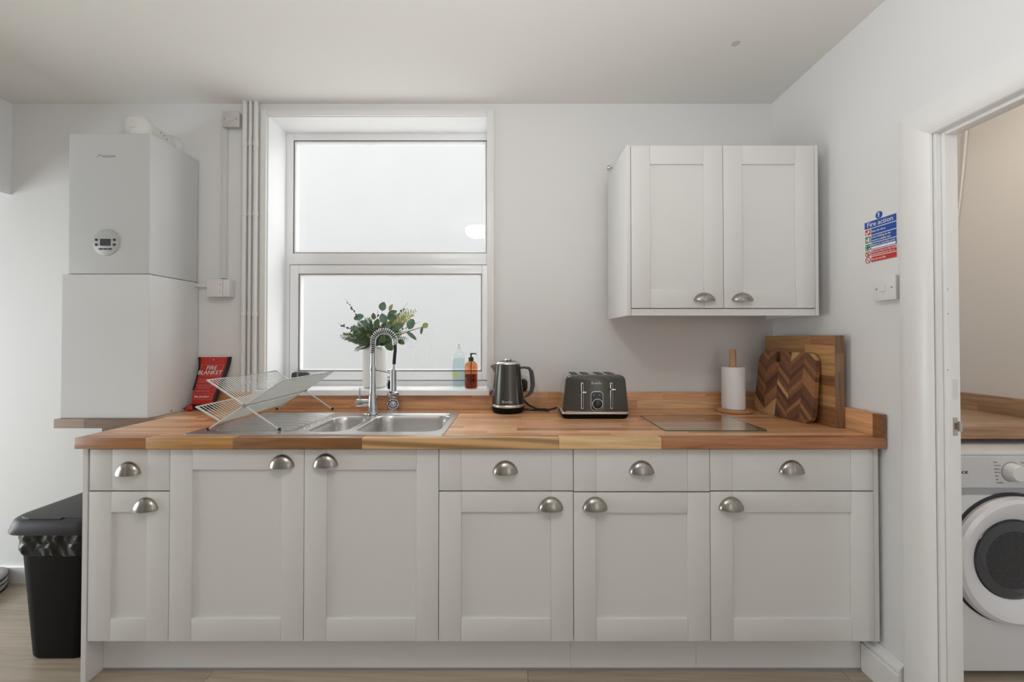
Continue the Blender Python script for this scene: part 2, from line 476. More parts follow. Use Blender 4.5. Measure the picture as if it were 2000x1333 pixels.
k0 = P(1861, 833, DY1 - 0.012)[0]; k1 = P(1871.5, 833, DY1 - 0.012)[0]
m = MB(); m.box(k0, k1 - 0.003, DY1 - 0.0145, DY1 - 0.012, zk - 0.030, zk + 0.028)
m.box(k1 - 0.003, k1 + 0.008, DY1 - 0.018, DY1 - 0.0125, zk - 0.016, zk + 0.016)
kp = struct('latch_keep', m, M_['steel'], door, bevel=0.0008)
obj('latch_hole', MB().box(k0 + 0.003, k1 - 0.006, DY1 - 0.0152, DY1 - 0.0145, zk - 0.010, zk + 0.011), plain('raw_timber_hole', (0.20, 0.09, 0.03), 0.8), kp)
zr = P(1866, 760, DY1 - 0.012)[1]
struct('filled_hinge_recess', MB().box(k0, k1, DY1 - 0.0128, DY1 - 0.012, zr - 0.033, zr + 0.031), plain('filler_white', (0.70, 0.70, 0.68), 0.7), door, bevel=0.0004)
for py in (565, 613, 723):
    x_, z_ = P(1851, py, DY1 - 0.012)
    struct('nail_dimple', MB().lathe([(0.0022, 0), (0.0018, 0.0006)], (x_, DY1 - 0.012, z_), 'y', 10), M_['text_grey'], door)

# ------------------------------------------------------------------ window
win = struct('window_1', loc=(-0.7, 2.326, WZ0))
YS = 2.326
m = MB()
m.box(WX0, WX0 + 0.044, YS, YS + 0.07, WZ0, WZ1); m.box(WX1 - 0.048, WX1, YS, YS + 0.07, WZ0, WZ1)
m.box(WX0 + .044, WX1 - .048, YS, YS + 0.07, 2.404, WZ1); m.box(WX0 + .044, WX1 - .048, YS, YS + 0.07, WZ0, 1.034)
struct('window_frame', m, M_['upvc'], win, bevel=0.002, segs=2)
struct('transom', MB().box(WX0 + .044, WX1 - .048, YS, YS + 0.07, 1.6915, 1.757), M_['upvc'], win, bevel=0.003, segs=2)
def ring(x0, x1, z0, z1, t, y0, y1):
    return MB().box(x0, x0 + t, y0, y1, z0, z1).box(x1 - t, x1, y0, y1, z0, z1).box(x0 + t, x1 - t, y0, y1, z0, z0 + t).box(x0 + t, x1 - t, y0, y1, z1 - t, z1)
# top light: gaskets and pane
struct('gasket', ring(-1.256, -.153, 1.757, 2.404, 0.0015, YS + .002, YS + .03), M_['gasket'], win)
struct('glazing_bead', ring(-1.2545, -.1545, 1.7585, 2.4025, 0.011, YS + .006, YS + .03), M_['upvc'], win, bevel=0.003)
struct('pane', MB().box(-1.25, -.158, YS + .028, YS + .032, 1.763, 2.398), M_['pane'], win)
# opening sash below
sash = struct('sash', ring(-1.268, -.130, 1.036, 1.688, 0.050, YS - .008, YS + .05), M_['upvc'], win, bevel=0.004, segs=2)
obj('gasket', ring(-1.2715, -.1265, 1.0325, 1.6915, 0.0035, YS - .003, YS + .03), M_['gasket'], sash)
obj('gasket', ring(-1.218, -.180, 1.086, 1.638, 0.0015, YS - .0075, YS + .03), M_['gasket'], sash)
obj('glazing_bead', ring(-1.2165, -.1815, 1.0875, 1.6365, 0.009, YS - .004, YS + .03), M_['upvc'], sash, bevel=0.003)
obj('pane', MB().box(-1.21, -.188, YS + .028, YS + .032, 1.094, 1.63), M_['pane'], sash)
# window board
struct('window_board', MB().box(-1.338, -0.124, 2.100, YW - 0.0005, 0.978, 1.006).box(WX0, WX1, YW - 0.0005, YS, 0.978, 1.006), M_['upvc'], win, bevel=0.004, segs=3)
# thin sheets added over the reveal, coloured whiter to carry window light
M_['reveal'] = plain('brightened_reveal_white', (0.90, 0.90, 0.905), 0.35, spec=0.5)
struct('reveal_bright_sheet', MB().box(WX0 - .0001, WX0 + .004, YW + .0005, YS - .0005, 1.0065, WZ1), M_['reveal'], win)
struct('reveal_bright_sheet', MB().box(WX1 - .004, WX1 + .0001, YW + .0005, YS - .0005, 1.0065, WZ1), M_['reveal'], win)
struct('reveal_bright_sheet', MB().box(WX0 + .004, WX1 - .004, YW + .0005, YS - .0005, WZ1 - .004, WZ1 + .0001), M_['reveal'], win)
# flat architrave round the opening
tr = struct('trim_1', loc=(-0.72, YW, WZ0))
struct('side_board', MB().box(-1.333, -1.302, YW - 0.012, YW, 1.008, 2.478), M_['gloss'], tr, bevel=0.003, segs=2)
struct('side_board', MB().box(-0.140, -0.101, YW - 0.012, YW, 1.008, 2.478), M_['gloss'], tr, bevel=0.003, segs=2)
struct('head_board', MB().box(-1.302, -0.140, YW - 0.012, YW, WZ1, 2.478), M_['gloss'], tr, bevel=0.003, segs=2)

# ------------------------------------------------------------------ lamps
lamp = thing('ceiling_light', (-0.39, 0.22, ZC), 'round white flush ceiling light glowing above, mirrored in the window', 'ceiling light')
obj('base', MB().lathe([(0.15, ZC - 0.0), (0.15, ZC - 0.025), (0.14, ZC - 0.03)], (-.39, .22, 0), 'z', 40), M_['upvc'], lamp)
obj('diffuser', MB().lathe([(0.138, ZC - .03), (0.139, ZC - .075), (0.125, ZC - .105), (0.09, ZC - .125), (0.04, ZC - .134), (0.005, ZC - .135)], (-.39, .22, 0), 'z', 40), glow('warm_white_lamp', (1.0, 0.97, 0.93), 28.5), lamp)
ul = thing('utility_ceiling_light', (2.0, 1.36, ZC), 'small warm ceiling light in the utility room beyond the doorway', 'ceiling light')
obj('base', MB().lathe([(0.09, ZC), (0.09, ZC - 0.02), (0.08, ZC - 0.025)], (2.0, 1.36, 0), 'z', 32), M_['upvc'], ul)
obj('diffuser', MB().lathe([(0.085, ZC - .025), (0.08, ZC - .05), (0.05, ZC - .065), (0.005, ZC - .07)], (2.0, 1.36, 0), 'z', 32), glow('warm_lamp', (1.0, 0.83, 0.64), 55.0), ul)

# ================================================================== WORKTOPS
PAL = [(.80, .455, .245), (.75, .405, .205), (.70, .355, .165), (.78, .435, .215), (.60, .290, .125), (.71, .375, .175), (.50, .215, .088), (.82, .52, .29), (.65, .325, .15)]
PALW = [5, 6, 5, 5, 3, 4, 1.5, 1.6, 4]
def stave_col(f=1.0):
    c = random.choices(PAL, PALW)[0]; k = random.uniform(.92, 1.08) * f
    return tuple(v * k for v in c)
wt = thing('worktop', (-0.1, 1.8, ZU), 'long oiled hardwood block worktop with finger-jointed staves over the base cabinets', 'worktop')
CUT = (-1.215, -0.288)
NR = 16; RW = (2.150 - YF) / NR
X0, X1 = -1.602, 1.360
def lay(x0, x1, y0, y1, rows_cut=False, f=1.0):
    x = x0 - random.uniform(0, .35)
    while x < x1:
        l = random.uniform(.22, .58)
        a, b_ = max(x, x0), min(x + l, x1)
        if x1 - b_ < .08: b_ = x1
        if b_ - a > .02:
            segs_ = [(a, b_)]
            if rows_cut:
                segs_ = [(p, q) for p, q in ((a, min(b_, CUT[0])), (max(a, CUT[1]), b_)) if q - p > .004]
            c = stave_col(f)
            for p, q in segs_:
                obj('stave', MB().box(p, q, y0, y1, ZU, ZT + random.uniform(0, .00012)), M_['wood_x'], wt, color=c)
        if b_ == x1: break
        x += l
# the front lamella: the blocks that show in the edge
fe = [(-1.602, -1.342, (.40, .175, .062)), (-1.342, -1.024, (.54, .285, .088)), (-1.024, -.553, (.27, .120, .040)), (-.553, .166, (.54, .325, .145)),
      (.166, .540, (.78, .53, .27)), (.540, 1.360, (.43, .175, .066))]
for a, b_, c in fe:
    obj('stave', MB().box(a, b_, YF, YF + RW, ZU, ZT), M_['wood_figured'] if a == -.553 else M_['wood_x'], wt, bevel=0.0022, segs=2, color=c)
for k in range(1, NR):
    lay(X0, X1, YF + k * RW, YF + (k + 1) * RW, 2 <= k <= 11)

# the shelf piece that carries the boiler
sh = thing('boiler_shelf', (-1.85, 2.0, ZU), 'dark hardwood shelf under the white boiler box, left of the worktop', 'shelf')
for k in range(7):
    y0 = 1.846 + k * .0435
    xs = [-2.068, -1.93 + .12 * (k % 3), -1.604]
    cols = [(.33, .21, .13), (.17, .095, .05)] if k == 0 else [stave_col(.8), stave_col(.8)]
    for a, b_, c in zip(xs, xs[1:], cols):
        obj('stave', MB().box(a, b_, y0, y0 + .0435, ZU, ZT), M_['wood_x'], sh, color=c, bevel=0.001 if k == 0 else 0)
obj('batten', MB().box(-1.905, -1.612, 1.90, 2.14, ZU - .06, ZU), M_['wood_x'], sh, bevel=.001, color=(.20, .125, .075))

# upstands
up = thing('upstand', (0.3, YW - .014, ZT), 'hardwood upstand strip along the back wall behind sink and kettle', 'upstand')
def upst(x0, x1, ztop):
    zm = (ZT + ztop) / 2 + 0.002
    for z0, z1 in ((ZT + .0005, zm), (zm, ztop)):
        x = x0 - random.uniform(0, .2)
        while x < x1 - .001:
            l = random.uniform(.18, .5); a, b_ = max(x, x0), min(x + l, x1)
            if x1 - b_ < .06: b_ = x1
            if b_ - a > .01:
                obj('stave', MB().box(a, b_, 2.128, 2.155, z0, z1), M_['wood_x'], up, color=stave_col(.92))
            if b_ == x1: break
            x += l
upst(-1.652, -1.338, .9925); upst(-1.338, -.124, .9765); upst(-.124, 1.336, .9925)
ur = thing('upstand', (XR - .013, 1.8, ZT), 'short hardwood upstand on the right wall behind the chopping boards', 'upstand')
for z0, z1, ys in ((ZT + .0005, .952, [1.498, 1.53, 1.85, 2.155]), (.952, .9925, [1.498, 1.53, 1.66, 2.0, 2.155])):
    for i, (a, b_) in enumerate(zip(ys, ys[1:])):
        obj('stave', MB().box(1.338, 1.3595, a, b_, z0, z1), M_['wood_y'], ur, color=(.25, .11, .045) if i == 0 else stave_col(.95))

# ================================================================== BASE CABINETS
def shaker(name, x0, x1, z0, z1, parent, y=YD, st=0.082, rt=0.075, rb=0.082, th=0.020):
    """framed door: two stiles, two rails, hairline joints"""
    g = 0.0003
    m = MB()
    m.box(x0, x0 + st - g, y, y + th, z0, z1); m.box(x1 - st + g, x1, y, y + th, z0, z1)
    m.box(x0 + st, x1 - st, y + .0003, y + th, z0, z0 + rb); m.box(x0 + st, x1 - st, y + .0003, y + th, z1 - rt, z1)
    d = obj(name, m, M_['cab'], parent, bevel=0.0014, segs=2)
    obj('panel', MB().box(x0 + st, x1 - st, y + .0085, y + th - .002, z0 + rb, z1 - rt), M_['cab'], d)
    return d
def slab(name, x0, x1, z0, z1, parent, st=0.082):
    g = 0.0003; y = YD
    m = MB().box(x0, x0 + st - g, y, y + .02, z0, z1).box(x0 + st, x1 - st, y + .0003, y + .02, z0, z1).box(x1 - st + g, x1, y, y + .02, z0, z1)
    return obj(name, m, M_['cab'], parent, bevel=0.0011, segs=2)
def cup(px, pyb, parent, y=YD, a=0.0465, h=0.044, d=0.026):
    """cup handle: quarter of an ellipsoid shell with small flat ears"""
    x, z = P(px, pyb, y)
    nu, nv = 24, 8
    def shell(a, h, d):
        L = []
        for i in range(nu + 1):
            u = PI * i / nu
            row = []
            for j in range(nv + 1):
                v = PI / 2 * j / nv
                s = math.sin(u)
                row.append((x - a * math.cos(u), y - d * s * math.sin(v), z + .002 + h * (s ** 1.22) * math.cos(v) - .0045 * s * math.sin(v)))
            L.append(row)
        return L
    o_, i_ = shell(a, h, d), shell(a - .0014, h - .0014, d - .0014)
    v = [p for r_ in o_ for p in r_] + [p for r_ in i_ for p in r_]; k = nv + 1; off = (nu + 1) * k; f = []
    for i in range(nu):
        for j in range(nv):
            q = (i * k + j, i * k + j + 1, (i + 1) * k + j + 1, (i + 1) * k + j)
            f.append(q); f.append(tuple(off + t for t in reversed(q)))
        f.append((i * k + nv, off + i * k + nv, off + (i + 1) * k + nv, (i + 1) * k + nv))
    m = MB().add(v, f)
    return obj('handle', m, M_['nickel'], parent, angle=60, recalc=False)
def carcass(x0, x1, parent, z0=0.15, top=ZU - .002, yb=2.10):
    t = 0.018; y0 = YD + .0215
    m = MB().box(x0 + .0005, x0 + t, y0, yb, z0, top).box(x1 - t, x1 - .0005, y0, yb, z0, top)
    m.box(x0 + t, x1 - t, y0, yb, z0, z0 + t).box(x0 + t, x1 - t, yb - .008, yb, z0 + t, top).box(x0 + t, x1 - t, y0, y0 + .02, top - .05, top)
    return obj('carcass', m, M_['carcass'], parent)
GRP = 'white shaker base cabinets'
zd0, zd1, zdr0, ztp = 0.155, 0.7035, 0.7085, 0.860
bx = [-1.571, -1.272, -.2765, .2215, .7265, 1.3315]
G = .0012
def unit(i, label, kind, handles):
    x0, x1 = bx[i], bx[i + 1]
    t = thing('base_cabinet', ((x0 + x1) / 2, 1.8, 0.15), label, 'cabinet', GRP)
    carcass(x0, x1, t)
    if kind == 'sink':
        xm = -.7745
        for a, b_, hh in ((x0 + G, xm - G, handles[0]), (xm + G, x1 - G, handles[1])):
            d = shaker('door', a, b_, zd0, ztp, t); cup(*hh, d)
    else:
        e = kind
        d = slab('drawer_front', x0 + G + e[0], x1 - G, zdr0 + e[1], ztp, t); cup(*handles[0], d)
        d = shaker('door', x0 + G, x1 - G, zd0, zd1 + e[1], t); cup(*handles[1], d)
    return t
unit(0, 'slim base cabinet at the left end, one drawer over a narrow door', (.002, 0), [(251, 926), (285, 996)])
unit(1, 'base cabinet under the sink with two tall doors and no drawer', 'sink', [(551, 912), (636, 910)])
unit(2, 'base cabinet right of the sink doors, handle at top right of its door', (0, .0), [(987, 924), (1076, 995)])
unit(3, 'base cabinet below the toaster, handle at top left of its door', (0, -.003), [(1253, 924), (1162, 995)])
unit(4, 'widest drawer base cabinet at the right end, below the glass board', (0, 0), [(1546, 923), (1428, 995)])
tag(obj('end_panel', MB().box(-1.592, -1.5735, YD - .002, 2.10, 0, ZU), M_['cab'], bevel=.001), 'tall white end panel closing the left end of the base cabinets', 'panel')
tag(obj('filler_strip', MB().box(1.3325, 1.3515, YD + .002, YD + .022, 0.152, ZU - .001), M_['cab'], bevel=.001), 'narrow white filler strip between the right cabinet and the wall', 'filler')
pl = thing('plinth', (-.1, 1.59, 0), 'white kickboard running under the base cabinets above the floor', 'plinth')
for a, b_ in ((-1.573, .218), (.2185, .70), (.7005, 1.3305)):
    obj('kickboard', MB().box(a, b_, 1.585, 1.601, .006, .149), M_['cab'], pl, bevel=.0008)
obj('seal_strip', MB().box(-1.573, 1.3305, 1.583, 1.5875, .0005, .008), plain('grey_seal', (.30, .29, .31), .5), pl)

# ================================================================== WALL CABINET
YC = 1.758
wc = thing('wall_cabinet', (.9, YC, 1.369), 'white two-door shaker wall cabinet hung above the toaster', 'cabinet')
cx0, cx1, zb, zt = .486, 1.3125, 1.369, 2.106
m = MB().box(.505, 1.2935, YC + .022, 2.10, 1.395, 1.413).box(.505, 1.2935, YC + .022, 2.10, zt - .02, zt - .001).box(.505, 1.2935, 2.09, 2.10, 1.413, zt - .02)
obj('carcass', m, M_['carcass'], wc)
obj('end_panel', MB().box(cx0, .5045, YC, 2.105, zb, zt), M_['cab'], wc, bevel=.0025, segs=2)
obj('end_panel', MB().box(1.298, cx1, YC, 2.105, zb - .0, zt), M_['cab'], wc, bevel=.001)
xm = P(1412.5, 440, YC)[0]
zdb = P(1412, 602, YC)[1]
d = shaker('door', .5065, xm - G, zdb, zt - .002, wc, y=YC, rt=.080, rb=.080); cup(1376, 588, d, y=YC, h=.034)
d = shaker('door', xm + G, 1.2965, zdb, zt - .002, wc, y=YC, rt=.080, rb=.080); cup(1450, 588, d, y=YC, h=.034)
obj('light_pelmet', MB().box(.5055, 1.297, YC + .001, YC + .021, zb, zdb - .004), M_['cab'], wc, bevel=.001)
# pipe end that pokes out behind the cabinet
x_, z_ = P(1192, 326, 2.125)
pe = thing('pipe_end', (x_, 2.125, z_), 'small capped white pipe end poking out behind the wall cabinet', 'pipe')
obj('stub', MB().tube([(x_ + .03, 2.128, z_), (x_ + .004, 2.128, z_ + .004), (x_ - .012, 2.125, z_ - .004)], [.011, .011, .009], 12), M_['pipe'], pe)
obj('cap', MB().lathe([(.012, 0), (.013, .005), (.010, .008)], (x_ - .016, 2.123, z_ - .006), 'x', 12), M_['chrome'], pe)

# ================================================================== BOILER AND PIPES
YB = 1.863
bo = thing('boiler', (-1.85, 2.0, 1.566), 'light grey wall-hung gas boiler with a round control panel', 'boiler')
bxl, bxr = -2.037, -1.659
zb0, zb1 = 1.5655, 2.211
m = MB(); lp = lambda z, i=0: [(x, y, z) for x, y in rrect(bxl + i, bxr - i, YB + i, 2.150, .012, 4)]
m.loft([lp(zb0 + .0005, .002), lp(zb0 + .003), lp(zb1 - .003), lp(zb1, .003)])
obj('casing', m, M_['boiler'], bo)
obj('base_tray', MB().box(bxl + .006, bxr - .003, YB + .02, 2.148, zb0 - .002, zb0 + .006), M_['darkgap'], bo)
xc, zc = P(208, 474, YB)
obj('control_dial', MB().lathe([(.0605, 0), (.0605, .0035), (.058, .005)], (xc, YB, zc), 'y', 48), plain('grey_control', (.49, .50, .48), .4), bo)
cp = obj('display', MB().box(xc - .0235, xc + .0235, YB - .0062, YB - .005, zc - .016, zc + .0155), M_['text_dark'], bo)
for sx in (-.041, .041):
    for sz in (.011, -.011):
        obj('button', MB().lathe([(.0062, .005), (.0055, .0075)], (xc + sx, YB, zc + sz), 'y', 14), M_['text_dark'], bo)
for k in (-.021, 0, .021):
    obj('button', MB().box(xc + k - .0085, xc + k + .0085, YB - .0068, YB - .005, zc - .034, zc - .0275), M_['text_dark'], bo, bevel=.0006)
x_, z_ = P(212, 305.5, YB)
text('brand_lettering', 'WORCESTER', .0125, M_['text_grey'], front(x_, YB - .0003, z_ - .001), bo, shear=.25, squash=.86)
x2, z2 = P(193, 305, YB)
obj('brand_swoosh', MB().tube([(x2 - .008, YB - .0003, z2 - .006), (x2 + .002, YB - .0003, z2 + .004), (x2 + .009, YB - .0003, z2 + .007), (x2 + .015, YB - .0003, z2 + .003)], [.0006, .0016, .0016, .0005], 6), M_['text_grey'], bo)

bxh = thing('pipe_box', (-1.85, 2.0, ZT), 'white painted box on the shelf hiding the pipes under the boiler', 'box')
obj('casing', MB().box(-2.054, -1.659, YB - .002, 2.152, ZT + .0005, zb0 - .0005 - .0015), M_['boxpaint'], bxh, bevel=.0015)
for yy in (1.99, 2.06):
    obj('screw', MB().lathe([(.0035, 0), (.003, .001)], (-1.659, yy, ZT + .012), 'x', 10), M_['text_dark'], bxh)

fl = thing('flue_elbow', (-1.835, 2.0, 2.211), 'white plastic boiler flue elbow running from boiler top to wall', 'flue')
zf = 2.288
m = MB(); m.lathe([(.056, zb1 + .0005), (.056, zf - .02), (.053, zf + .02), (.042, zf + .042), (.02, zf + .053), (.002, zf + .055)], (-1.805, 1.965, 0), 'z', 32)
obj('elbow', m, M_['flue'], fl, angle=50)
obj('flue_tube', MB().tube([(-1.805, 1.965, zf - .004), (-1.805, 2.02, zf - .004), (-1.805, 2.137, zf - .012)], [.050, .050, .046], 28), M_['flue'], fl)
obj('wall_collar', MB().lathe([(.062, -2.154), (.061, -2.130), (.053, -2.118)], (-1.805, 0, zf - .012), 'y', 32), M_['flue'], fl)
x_, z_ = P(256, 243, 1.905)
obj('test_cap', MB().lathe([(.014, 0), (.014, .012), (.010, .016)], (x_, 1.921, z_), 'y', 16), M_['flue'], fl)
for k, (yy, dz) in enumerate(((2.03, .012), (2.048, .008), (2.066, -.002))):
    obj('screw', MB().lathe([(.004, 0), (.003, .002)], (-1.7575, yy, zf - .004 + dz), 'x', 8), M_['text_grey'], fl)

# electrical bits left of the pipes
x0, z1 = P(434, 217, YW - .03); x1, z0 = P(467, 248, YW - .03)
sp = thing('fused_spur', ((x0 + x1) / 2, YW, z0), 'square painted-over switch plate high beside the white pipes', 'switch')
obj('back_box', MB().box(x0 + .003, x1 - .003, YW - .024, YW, z0 + .003, z1 - .003), M_['elecold'], sp, bevel=.002)
obj('plate', MB().box(x0, x1, YW - .031, YW - .024, z0, z1), M_['elecold'], sp, bevel=.002, segs=2)
obj('rocker', MB().box((x0 + x1) / 2 - .010, (x0 + x1) / 2 + .018, YW - .0335, YW - .031, z0 + .03, z1 - .022), M_['elecold'], sp, bevel=.001)
for s in (.013, .075):
    obj('screw', MB().lathe([(.004, 0), (.0035, .001)], (x0 + s, YW - .031, (z0 + z1) / 2), 'y', 10), M_['text_grey'], sp)
xt0 = P(436, 400, YW)[0]; xt1 = P(446, 400, YW)[0]
zt0 = P(440, 545, YW)[1]
tag(obj('trunking', MB().box(xt0, xt1, YW - .016, YW, zt0 + .0005, z0 - .0005), M_['trunk'], bevel=.001), 'thin vertical cable trunking between switch plate and junction box', 'trunking')
x0, z1 = P(404, 546, YW - .05); x1, z0 = P(448, 580, YW - .05)
jb = thing('junction_box', ((x0 + x1) / 2, YW, z0), 'white junction box on the wall right of the boiler box', 'junction box')
obj('body', MB().box(x0 + .002, x1 - .002, YW - .045, YW, z0 + .002, z1 - .002), M_['elec'], jb, bevel=.003, segs=2)
obj('lid', MB().box(x0, x1 - .035, YW - .052, YW - .045, z0, z1), M_['elec'], jb, bevel=.002, segs=2)
obj('lid', MB().box(x1 - .034, x1, YW - .051, YW - .045, z0, z1), M_['elec'], jb, bevel=.002, segs=2)
for dz in (.012, -.012):
    obj('screw', MB().lathe([(.003, 0), (.0025, .001)], (x1 - .046, YW - .052, (z0 + z1) / 2 + dz * 1.5), 'y', 10), M_['text_grey'], jb)
zc_ = (z0 + z1) / 2 + .012
tag(obj('cable', MB().tube([(bxr + .002, YW - .03, zc_ + .004), ((bxr + x0) / 2, YW - .02, zc_ - .001), (x0 + .001, YW - .022, zc_)], .0045, 8), M_['elec']), 'short white cable from the boiler to the junction box', 'cable')

labs = ['leftmost and thickest of the three white pipes beside the window', 'thin middle pipe of the three white pipes beside the window', 'rightmost of the three white pipes, nearest the window trim']
for i, (px, r_) in enumerate(((477, .0125), (488, .0082), (499, .0118))):
    x_ = P(px, 460, YW - .018)[0]
    t = thing('heating_pipe', (x_, YW - .0185, .993), labs[i], 'pipe', 'vertical white heating pipes')
    obj('pipe', MB().tube([(x_, YW - .0185, .9935), (x_, YW - .0185, ZC)], r_, 20), M_['pipe'], t)
    for py in (280, 417, 613):
        z_ = P(px, py, YW - .03)[1]
        m = MB().lathe([(r_ + .0022, z_ - .011), (r_ + .0026, z_), (r_ + .0022, z_ + .011)], (x_, YW - .0185, 0), 'z', 20)
        obj('clip', m, M_['pipe'], t)

# ================================================================== SINK AND TAP
sk = thing('sink', (-.75, 1.79, ZT), 'stainless steel one-and-a-half bowl sink with ribbed drainer', 'sink')
SX0, SX1, SY0, SY1 = -1.243, -.263, 1.543, 2.034
zs = ZT + .003
def sheet(outer, holes, z):
    bm = bmesh.new(); edges = []
    for lp_ in [outer] + holes:
        vs_ = [bm.verts.new((x, y, z)) for x, y in lp_]
        edges += [bm.edges.new((vs_[i], vs_[(i + 1) % len(vs_)])) for i in range(len(vs_))]
    bmesh.ops.triangle_fill(bm, use_beauty=True, use_dissolve=False, edges=edges)
    bm.verts.index_update()
    v = [tuple(q.co) for q in bm.verts]; f = [tuple(q.index for q in p.verts) for p in bm.faces]
    bm.free()
    return v, f
BIG = (-.622, -.293, 1.590, 1.925, .060); HALF = (-.812, -.655, 1.590, 1.890, .055)
rim = rrect(SX0, SX1, SY0, SY1, .012, 4)
def grow(b, g): return rrect(b[0] - g, b[1] + g, b[2] - g, b[3] + g, b[4] + g, 8)
DR = (-1.205, -.850, 1.585, 1.985, .02)
v, f = sheet(rim, [grow(BIG, .006), grow(HALF, .006), rrect(*DR, 8)], zs)
m = MB().add(v, f)
m.loft([[(x, y, ZT + .0005) for x, y in rrect(SX0 - .001, SX1 + .001, SY0 - .001, SY1 + .001, .012, 4)], [(x, y, zs) for x, y in rim]], False, False)
obj('rim', m, M_['steel'], sk, recalc=False, angle=40)
for nm, b_, dp in (('main_bowl', BIG, .16), ('half_bowl', HALF, .11)):
    m = MB(); L = []
    for g, z in ((.006, zs), (.003, zs - .0012), (0, zs - .005), (-.004, zs - .03), (-.012, zs - dp * .75), (-.024, zs - dp * .93), (-.05, zs - dp)):
        rr = grow(b_, g) if g >= 0 else rrect(b_[0] - g, b_[1] + g, b_[2] - g, b_[3] + g, max(.02, b_[4] + g * .5), 8)
        L.append([(x, y, z) for x, y in rr])
    m.loft(L, False, True)
    bw = obj(nm, m, M_['steel'], sk, angle=60, recalc=False)
    cx_, cy_ = (b_[0] + b_[1]) / 2, (b_[2] + b_[3]) / 2
    obj('waste', MB().lathe([(.038, zs - dp + .0006), (.036, zs - dp + .003), (.028, zs - dp + .003), (.026, zs - dp + .001), (.002, zs - dp + .001)], (cx_, cy_, 0), 'z', 28), M_['chrome'], bw)
# drainer: shallow tray with ribs
m = MB(); o_ = rrect(*DR, 8); i_ = rrect(DR[0] + .006, DR[1] - .006, DR[2] + .006, DR[3] - .006, .016, 8)
m.loft([[(x, y, zs) for x, y in o_], [(x, y, zs - .0015) for x, y in i_]], False, True)
dr = obj('drainer', m, M_['steel'], sk, angle=60, recalc=False)
for k in range(8):
    y = 1.628 + k * .045
    m = MB()
    L = []
    for x, s in ((DR[0] + .02, .1), (DR[0] + .05, 1), (DR[1] - .05, 1), (DR[1] - .025, .1)):
        L.append([(x, y + .007 * math.cos(a), zs - .0018 + s * .0035 * math.sin(a)) for a in [PI * q / 6 for q in range(7)]])
    m.loft(L, False, False, closed=False)
    obj('rib', m, M_['steel'], dr, angle=80, recalc=False)
for k in range(5):
    obj('dimple', MB().lathe([(.007, zs - .001), (.006, zs + .0014), (.003, zs + .0022), (.0005, zs + .0024)], (-.838, 1.64 + k * .058, 0), 'z', 16), M_['steel'], dr, angle=80)
obj('tap_ledge', MB().loft([[(x, y, zs) for x, y in rrect(-.72, -.30, 1.948, 2.012, .02, 6)], [(x, y, zs + .0015) for x, y in rrect(-.717, -.303, 1.951, 2.009, .018, 6)]], False, True), M_['steel'], sk, angle=80)

YTP = 1.945
tx = P(728, 800, YTP)[0]
tap = thing('spring_tap', (tx, YTP, zs), 'chrome pull-out kitchen tap with a spring neck behind the sink', 'tap')
z_at = lambda py: P(728, py, YTP)[1]
zbk = zs + .0016
obj('column', MB().lathe([(.026, zbk), (.0255, zbk + .006), (.021, zbk + .012), (.0205, z_at(778)), (.0175, z_at(770)), (.0172, z_at(766)), (.0150, z_at(762)), (.0148, z_at(716)), (.0125, z_at(711)), (.0125, z_at(690)), (.006, z_at(689))], (tx, YTP, 0), 'z', 28), M_['chrome'], tap, angle=40)
# lever body on the left
zl = z_at(787); xl0 = P(697, 787, YTP)[0]
obj('mixer_body', MB().lathe([(.0165, tx - .012), (.0165, xl0 + .028), (.0150, xl0 + .027), (.0150, xl0 + .025), (.0175, xl0 + .0245), (.0178, xl0 + .002), (.0165, xl0)], (0, YTP, zl), 'x', 24), M_['chrome'], tap, angle=40)
xlv, zlv = P(703.5, 758, YTP)
obj('lever', MB().tube([(xl0 + .013, YTP, zl + .014), (xlv, YTP - .004, zlv)], [.0042, .0032], 12), M_['chrome'], tap)
# neck path
a0x, a0z = P(730.5, 690, YTP); a1x, a1z = P(771.5, 673, YTP); zt_ = P(750, 647, YTP)[1]
path = [Vector((tx, YTP, a0z - .005)), Vector((tx + .001, YTP, (a0z + a1z) / 2))]
cxn = (tx + a1x) / 2; rxn = (a1x - tx) / 2
zbase = a1z + .012
for k in range(25):
    a = PI - PI * k / 24 * .97
    path.append(Vector((cxn + rxn * math.cos(a), YTP, zbase + (zt_ - zbase) * math.sin(a))))
path.append(Vector((a1x, YTP, a1z)))
hx, hz = P(769.5, 712, YTP)
hose = path + [Vector((a1x + .001, YTP, a1z - .03)), Vector((a1x - .001, YTP, (a1z + hz) / 2)), Vector((hx, YTP, hz))]
obj('hose', MB().tube(hose, .0078, 12), M_['rubber'], tap)
# spring helix round the upper part of the hose
cum = [0.0]
for p, q in zip(path, path[1:]): cum.append(cum[-1] + (q - p).length)
turns, per = 26, 12
hp = []
for k in range(turns * per + 1):
    s = cum[-1] * k / (turns * per)
    i = max(j for j in range(len(cum) - 1) if cum[j] <= s + 1e-9)
    q = path[i].lerp(path[i + 1], (s - cum[i]) / max(1e-6, cum[i + 1] - cum[i]))
    t = (path[i + 1] - path[i]).normalized(); n_ = Vector((0, 1, 0)); b_ = t.cross(n_)
    a = 2 * PI * k / per
    hp.append(q + (n_ * math.cos(a) + b_ * math.sin(a)) * .0125)
obj('spring', MB().tube(hp, .0026, 6), M_['chrome'], tap, angle=80)
dv = (path[-1] - path[-3]).normalized()
obj('ferrule', MB().tube([path[-1] - dv * .028, path[-1] + dv * .002], .0118, 16), M_['chrome'], tap)
